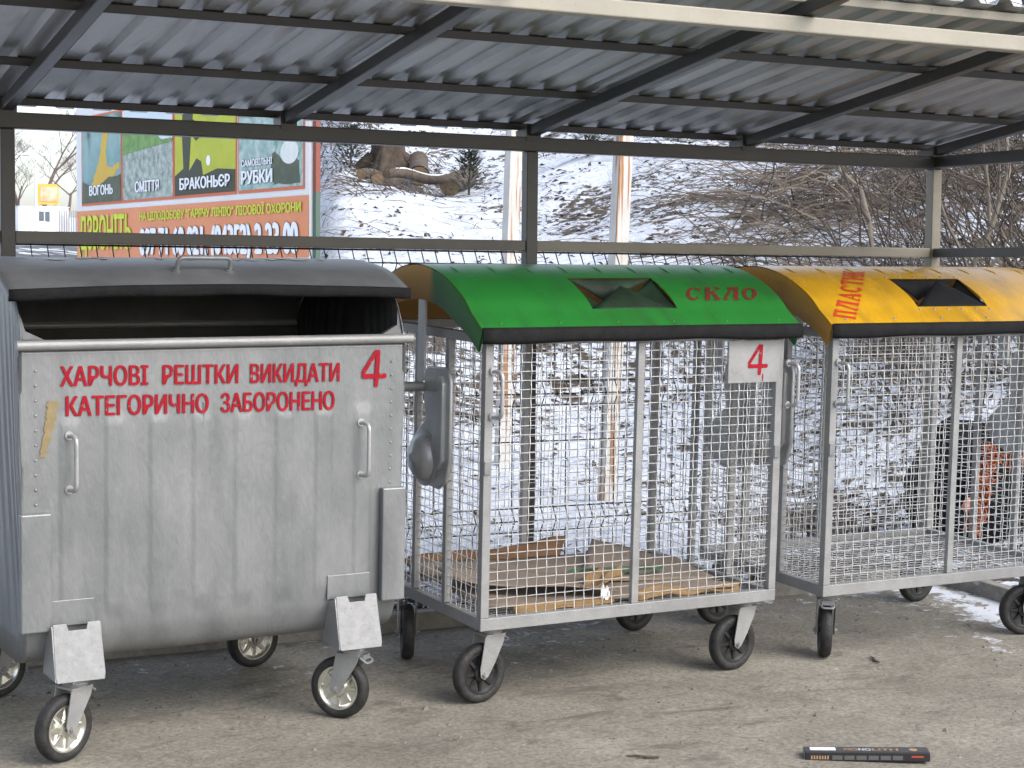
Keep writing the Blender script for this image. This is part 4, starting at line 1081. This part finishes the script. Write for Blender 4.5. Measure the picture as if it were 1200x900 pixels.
m = MB(); m.tube([(x - 1.2, y, z + 7.0), (x - .6, y, z + 7.0), (x, y, z + 6.3), (x + .7, y, z + 7.1), (x + 1.1, y, z + 7.1)], .09, 6); m.build('arm', M['lamp'], lp)
for dx in (-1.1, 1.0): MB().box((x + dx, y, z + 7.12), (1.1, .4, .16)).build('lamp_head', M['lamp'], lp)
x, y, z = far(.2090, 185)
sb = thing('small_billboard', 'small yellow-framed billboard on posts far behind the white cabin', 'billboard', loc=(x, y, z), world=True)
MB().box((x, y, z + 3.7), (2.1, .2, 2.1)).build('frame', mat('amber_frame', (.65, .36, .05), .6), sb)
MB().box((x + .05, y - .13, z + 3.7), (1.75, .06, 1.5)).build('panel', mat('cream_poster', (.75, .6, .45), .6, 0, (.72, .25, .12), .9), sb)
for dx in (-.7, .7): MB().box((x + dx, y + .15, z + 1.2), (.2, .2, 3.2)).build('leg', M['lamp'], sb)

def bare_tree(name, label, x, y, h, spread, seed, m, group='bare trees beyond the road', trunk=True, lev=5, base_r=None, lean=0):
    rg = random.Random(seed); z = terrain(x, y) - .2
    t = thing(name, label, 'tree', loc=(x, y, z), group=group)
    tk = MB(); br = MB()
    def grow(p, d, ln, r, lv, mb):
        pts = [p]; q = p.copy(); dd = d.copy(); n = 4
        for k in range(n):
            dd = (dd + Vector((rg.gauss(0, .12), rg.gauss(0, .12), rg.gauss(.03, .08)))).normalized(); q = q + dd * ln / n; pts.append(q.copy())
        rs = [r * (1 - .5 * k / n) for k in range(n + 1)]
        mb.tube(pts, rs, 6 if lv > 2 else 3, False)
        if lv <= 0: return
        nb = rg.randint(3, 4) if lv > 1 else rg.randint(3, 5)
        for k in range(nb):
            f = rg.uniform(.35, 1.0); idx = min(int(f * n), n - 1); pp = pts[idx].lerp(pts[idx + 1], f * n - idx) if f < 1 else pts[-1]
            az = rg.uniform(0, 6.283); up = rg.uniform(.35, 1.0) / spread
            nd = (dd * .55 + Vector((math.cos(az), math.sin(az), up * .6)) * .75).normalized()
            grow(pp, nd, ln * rg.uniform(.55, .78), max(rs[idx] * .55, .010), lv - 1, br)
    grow(Vector((0, 0, 0)), Vector((lean, 0, 1)), h * .42, base_r or h * .018, lev, tk)
    tk.build('trunk', m, t, smooth=60); br.build('branches', m, t)
    return t
for nm, lb, a, y, h, sp, sd_, bs in (
    ('bare_tree', 'tall bare grey tree rising behind the white cabin and street lamp', .2065, 190, 17, .9, 3, .3),
    ('bare_tree', 'dense reddish bare tree at the far left behind the street lamp', .196, 200, 14, 1.0, 5, .3),
    ('bare_tree', 'low rounded bare tree left of the big billboard', .2195, 175, 10, 1.4, 8, .22),
    ('bare_tree', 'thin bare tree hidden partly behind the shelter post at the far left edge', .188, 180, 15, 1.0, 12, .25)):
    x = a * y; bare_tree(nm, lb, x, y, h, sp, sd_, M['bark_far'], base_r=bs)
# rail fence right of the cabin
x, y, z = far(.2205, 168)
ff = thing('garden_fence', 'grey picket fence far away between the white cabin and the big billboard', 'fence', loc=(x, y, z), world=True)
m = MB()
for k in range(9): m.box((x - .9 + k * .22, y, z + .9), (.10, .05, 2.2))
m.build('pickets', mat('far_fence_grey', (.25, .25, .26), .8), ff)
MB().box((x + .95, y - .3, z + .9), (.24, .2, 2.8)).build('fence_post', M['cabin'], ff)

# ------------------------------------------------------------------ slope: stump, logs, bushes, brush, litter
def log(name, label, a, b, r, cut=True, group=None, snow=False):
    t = thing(name, label, 'log', loc=tuple((Vector(a) + Vector(b)) / 2), group=group, world=True)
    a, b = Vector(a), Vector(b); n = 8
    pts = [a.lerp(b, k / n) + Vector((0, 0, .03 * math.sin(k * .9))) for k in range(n + 1)]
    m = MB(); m.tube(pts, [r * (1 + .10 * noise.noise(p * 3)) for p in pts], 14, False); m.build('bark', M['bark'], t, smooth=60)
    d = (pts[1] - pts[0]).normalized()
    for p, q, s_ in ((pts[0], d, -1), (pts[-1], (pts[-1] - pts[-2]).normalized(), 1)):
        m = MB(); X = q.to_track_quat('Z', 'Y').to_matrix().to_4x4(); X.translation = p + q * s_ * .004
        m.lathe([(0, 0), (r * .5, .002 * s_), (r * .97, 0)], 14, X); m.build('cut_face', M['cutwood'], t)
    if snow:
        m = MB(); m.tube([p + Vector((0, -.0, r * .72)) for p in pts[1:-1]], [.02] + [r * .5] * (n - 3) + [.02], 8); m.build('snow_cap', M['snowpiece'], t, smooth=60)
    return t
def TZ(x, y, h=0): return (x, y, terrain(x, y) + h)
M['stumpbark'] = mat('dark_stump_bark', (.035, .026, .02), .95, 0, (.085, .062, .045), 9, .8, 30)
sx, sy = 10.05, 24.3; sz = terrain(sx, sy)
st = thing('tree_stump', 'thick dark tree stump with split roots on the upper slope', 'stump', loc=(sx, sy, sz), world=True)
m = MB()
prof = [(.46, -.3), (.38, .0), (.29, .12), (.24, .28), (.25, .44), (.19, .49), (.0, .45)]
m.lathe(prof, 36, Matrix.Translation((sx, sy, sz)))
for v in m.v:
    q = v - Vector((sx, sy, sz)); an = math.atan2(q.y, q.x); f = 1 + .16 * math.sin(an * 5 + 1) * (1 - q.z) + .12 * noise.noise(v * 3.5)
    v.x = sx + q.x * f; v.y = sy + q.y * f
m.build('stump_bark', M['stumpbark'], st, smooth=60)
for k in range(5):
    a_ = k * 1.25 + .4; m = MB(); p = Vector((sx, sy, sz)); d = Vector((math.cos(a_), math.sin(a_), 0))
    m.tube([p + d * .25 + VZ * .16, p + d * .42 + VZ * .04, p + d * .6 - VZ * .12], [.10, .07, .04], 8); m.build('root', M['stumpbark'], st, smooth=60)
log('log', 'short log with a pale round cut end facing the shelter, right against the dark stump', TZ(10.02, 23.1, .26), TZ(10.40, 24.0, .22), .145)
log('log', 'rough log with a wide ochre cut end, right of the round-ended log', TZ(10.22, 22.5, .14), TZ(10.9, 23.3, .14), .14)
log('log', 'long snow-dusted log lying below the stump', TZ(8.95, 21.7, .16), TZ(10.2, 22.35, .24), .065, snow=True)
log('log', 'dark log lying just behind the long snow-dusted log', TZ(8.75, 22.1, .12), TZ(9.7, 23.0, .16), .075)
log('log', 'small log with a bright ochre cut end, lowest left of the logs', TZ(8.78, 21.6, .08), TZ(9.05, 22.3, .06), .085)

def evergreen(label, x, y, h, r, seed):
    rg = random.Random(seed); z = terrain(x, y); t = thing('evergreen_bush', label, 'bush', loc=(x, y, z), group='small evergreens on the slope')
    m = MB(); m.tube([(0, 0, 0), (.02, 0, h * .8)], [.018, .006], 6); m.build('stem', M['bark'], t)
    m = MB()
    for k in range(560):
        u = rg.random() ** .8; az = rg.uniform(0, 6.28); rr = r * (1 - u * .75) * math.sqrt(rg.random()); p = Vector((rr * math.cos(az), rr * math.sin(az), .04 + u * h))
        d = Vector((math.cos(az), math.sin(az), rg.uniform(-.2, .8))).normalized() * rg.uniform(.08, .18); s_ = d.cross(VZ).normalized() * .016
        m.add([p - s_, p + s_, p + d], [(0, 1, 2)])
    m.build('foliage', M['needle'], t)
evergreen('small dark evergreen bush left of the stump', 9.45, 24.3, .55, .36, 1)
evergreen('small grey-green evergreen between the logs and the left rusty post', 10.1, 21.6, .60, .34, 2)
evergreen('dark evergreen tuft high on the slope between the two rusty posts', 12.2, 22.1, .50, .34, 3)
evergreen('low evergreen tuft right of the rusty post under the shelter beam', 13.5, 21.8, .40, .45, 4)

# dead leaves and twigs scattered on the snow
rng = random.Random(77)
def scatter_leaves(n, seed, m, name, label, smin, smax):
    rg = random.Random(seed); k = MB(); c = 0
    while c < n:
        y = 7.05 + (rg.random() ** 1.7) * 27; a = rg.uniform(.30, 1.0); x = a * y
        if y < 11 and rg.random() > litter_amount(x, y) * 1.1: continue
        if rg.random() > litter_amount(x, y) * 1.4 + .05: continue
        if noise.noise(Vector((x * 1.3, y * 1.3, seed))) < -.05 + .15 * rg.random(): continue
        p = Vector((x, y, terrain(x, y) + .006)); s_ = rg.uniform(smin, smax) * (.8 + y * .02)
        d = Vector((rg.gauss(0, 1), rg.gauss(0, 1), rg.gauss(0, .35))).normalized(); e = d.cross(Vector((rg.gauss(0, .4), rg.gauss(0, .4), 1))).normalized()
        l_ = Vector((0, 0, .25 * s_))
        k.add([p - d * s_, p + e * s_ * .45 + l_, p + d * s_, p - e * s_ * .45 + l_], [(0, 1, 2), (0, 2, 3)]); c += 1
    tag(k.build(name, m), label, 'leaves', None, 'stuff')
scatter_leaves(5500, 5, M['leaf'], 'leaf_litter', 'brown dead leaves scattered over the snow', .020, .048)
scatter_leaves(4500, 6, M['leaf_dark'], 'leaf_litter', 'dark wet dead leaves scattered over the snow', .020, .052)
# clump of leaves along the kerb
k = MB()
for c in range(900):
    x = rng.uniform(1.5, 5.7); y = 7.02 + abs(rng.gauss(0, .22)); p = Vector((x, y, terrain(x, y) + rng.random() * .05)); s_ = rng.uniform(.02, .045)
    if noise.noise(Vector((x * 2.3, 0, 1))) < -.15: continue
    d = Vector((rng.gauss(0, 1), rng.gauss(0, 1), rng.gauss(0, .6))).normalized(); e = d.cross(Vector((rng.gauss(0, .6), rng.gauss(0, .6), 1))).normalized()
    k.add([p - d * s_, p + e * s_ * .5, p + d * s_, p - e * s_ * .5], [(0, 1, 2), (0, 2, 3)])
tag(k.build('leaf_heap', M['leaf']), 'brown leaves drifted along the back of the rear kerb', 'leaves', None, 'stuff')

def brush(n, seed, amin, amax, ymin, ymax, lmin, lmax, r, m, name, label, droop=.6, dirx=-.7, lift=.5):
    rg = random.Random(seed); k = MB()
    for c in range(n):
        y = rg.uniform(ymin, ymax); a = rg.uniform(amin, amax); a += .03 * (y - ymin) * 0; x = a * y
        if noise.noise(Vector((x * .5, y * .4, seed))) < -.12 and rg.random() < .75: continue
        L = rg.uniform(lmin, lmax); az = rg.gauss(math.pi + .35, .9); d = Vector((math.cos(az), math.sin(az) * .5, rg.uniform(.1, 1.0) * lift)).normalized()
        p = Vector((x, y, terrain(x, y) - .02)); pts = [p]; N = 8
        for q in range(N):
            d = (d + Vector((rg.gauss(0, .16), rg.gauss(0, .16), -droop / N * (1 + .5 * q / N) + rg.gauss(0, .10)))).normalized(); p = p + d * L / N
            p.z = max(p.z, terrain(p.x, p.y) + .01); pts.append(p.copy())
        r0 = r * rg.uniform(.6, 1.5); k.tube(pts, [r0 * (1 - .75 * q / N) for q in range(N + 1)], 3, False)
    tag(k.build(name, m), label, 'brush', None, 'stuff')
brush(1300, 31, .66, .92, 12.5, 20, .6, 2.2, .0075, M['twig'], 'brambles', 'tangle of bare brown brambles trailing over the right of the slope')
brush(120, 32, .72, .90, 13, 19, 1.2, 2.8, .011, M['palestem'], 'brambles', 'long pale bare canes arching over the brown brambles', .8, lift=.9)
brush(900, 33, .80, 1.05, 9.5, 17, .8, 2.6, .008, M['twig'], 'brambles', 'dense brown undergrowth right of the right-hand shelter post', .3, lift=1.5)
brush(320, 37, .385, .455, 20.5, 25, .25, .9, .006, M['twig'], 'dry_stalks', 'dry twigs tangled among the logs by the stump', .5, lift=.7)
brush(520, 34, .36, .66, 13, 27, .15, .7, .004, M['twig'], 'dry_stalks', 'scattered dry stalks lying on the snowy slope', .5, lift=.35)
brush(300, 35, .33, .41, 28, 38, .6, 1.6, .010, M['twig'], 'thicket', 'brown thicket along the top of the slope behind the billboard', .3, lift=1.6)
brush(260, 36, .62, 1.0, 27, 38, .6, 2.0, .012, M['twig'], 'thicket', 'bare thicket on the crest of the slope under the roof edge', .3, lift=1.8)
# leaning shrubs with pale stems beyond the right post
def shrub(label, x, y, seed, h, r, n=3, lev=3):
    rg = random.Random(seed); z = terrain(x, y) - .1; t = thing('bare_shrub', label, 'shrub', loc=(x, y, z), group='bare pale-stemmed shrubs on the right')
    a = MB(); b = MB()
    def grow(p, d, ln, rr, lv, mb):
        pts = [p]; q = p.copy(); dd = d.copy(); N = 6
        for k in range(N):
            dd = (dd + Vector((rg.gauss(0, .20), rg.gauss(0, .20), rg.gauss(-.02, .12)))).normalized(); q = q + dd * ln / N; pts.append(q.copy())
        rs = [rr * (1 - .55 * k / N) for k in range(N + 1)]; mb.tube(pts, rs, 6 if lv > 1 else 3, False)
        if lv <= 0: return
        for k in range(rg.randint(3, 5)):
            idx = rg.randint(2, N); az = rg.uniform(0, 6.28); nd = (dd * .4 + Vector((math.cos(az), math.sin(az), rg.uniform(-.2, .7)))).normalized()
            grow(pts[idx], nd, ln * rg.uniform(.45, .75), rs[idx] * .6, lv - 1, b)
    for k in range(n):
        grow(Vector((rg.gauss(0, .1), rg.gauss(0, .1), 0)), Vector((rg.gauss(0, .35), rg.gauss(0, .25), 1)).normalized(), h * rg.uniform(.6, .9), r * rg.uniform(.6, 1.1), lev, a)
    a.build('stems', M['palestem'], t, smooth=60); b.build('twigs', M['twig'], t)
shrub('bare shrub with one thick pale upright stem just right of the right-hand shelter post', 9.35, 11.4, 5, 3.2, .030, 2)
shrub('bare shrub with forking pale crooked stems, rightmost in view', 9.95, 11.0, 9, 2.6, .026, 3)
shrub('bare shrub seen just left of the right-hand shelter post, high on the slope', 12.3, 16.2, 13, 3.0, .018, 3)
shrub('leaning bare shrub on the slope above the yellow lid', 11.6, 16.4, 17, 2.4, .014, 3)
for i, (a, y, h, lb) in enumerate(((.93, 26, 8, 'bare tree on the crest above the right end of the roof'), (.82, 29, 9, 'bare tree on the crest left of the roof corner'), (1.02, 24, 8, 'bare tree on the crest at the right edge of the picture'), (.40, 40, 9, 'bare tree at the top of the slope by the billboard edge'))):
    bare_tree('bare_tree', lb, a * y, y, h, 1.1, 40 + i, M['bark'], 'bare trees on the crest of the slope', lev=4, base_r=.12)

# grit and small debris on the pad
k = MB(); rg = random.Random(3)
for c in range(420):
    x = rg.uniform(.8, 5.7); y = rg.uniform(4.3, 6.8); s_ = rg.uniform(.003, .011) * (1 if rg.random() < .9 else 1.8); p = Vector((x, y, gz(x, y) + s_ * .35))
    vs = [p + Vector((math.cos(q * 1.257 + c) * s_ * rg.uniform(.7, 1.2), math.sin(q * 1.257 + c) * s_ * rg.uniform(.5, 1), -s_ * .4)) for q in range(5)] + [p + Vector((0, 0, s_ * .5))]
    k.add(vs, [(q, (q + 1) % 5, 5) for q in range(5)])
tag(k.build('grit', mat('grit_stones', (.05, .045, .04), .9, 0, (.20, .18, .15), 1.2)), 'loose grit scattered over the concrete', 'grit', None, 'stuff')
for i, (x, y, a, lb) in enumerate(((2.05, 6.35, .4, 'dark twig on the concrete under the grey container'), (4.55, 5.75, 1.2, 'short dark twig on the concrete in front of the yellow-lidded cage'), (3.0, 5.0, 2.5, 'crooked dark twig on the bare concrete before the green-lidded cage'))):
    m = MB(); d = Vector((math.cos(a), math.sin(a), 0)); p = Vector((x, y, gz(x, y) + .006)); e = Vector((-d.y, d.x, 0))
    m.tube([p - d * .05, p - d * .01 + e * .008, p + d * .03 - e * .004, p + d * .06 + e * .006], [.004, .005, .004, .002], 5); m.tube([p, p + d * .02 + e * .025], [.003, .0015], 4)
    tag(m.build('twig', M['twig']), lb, 'twig')
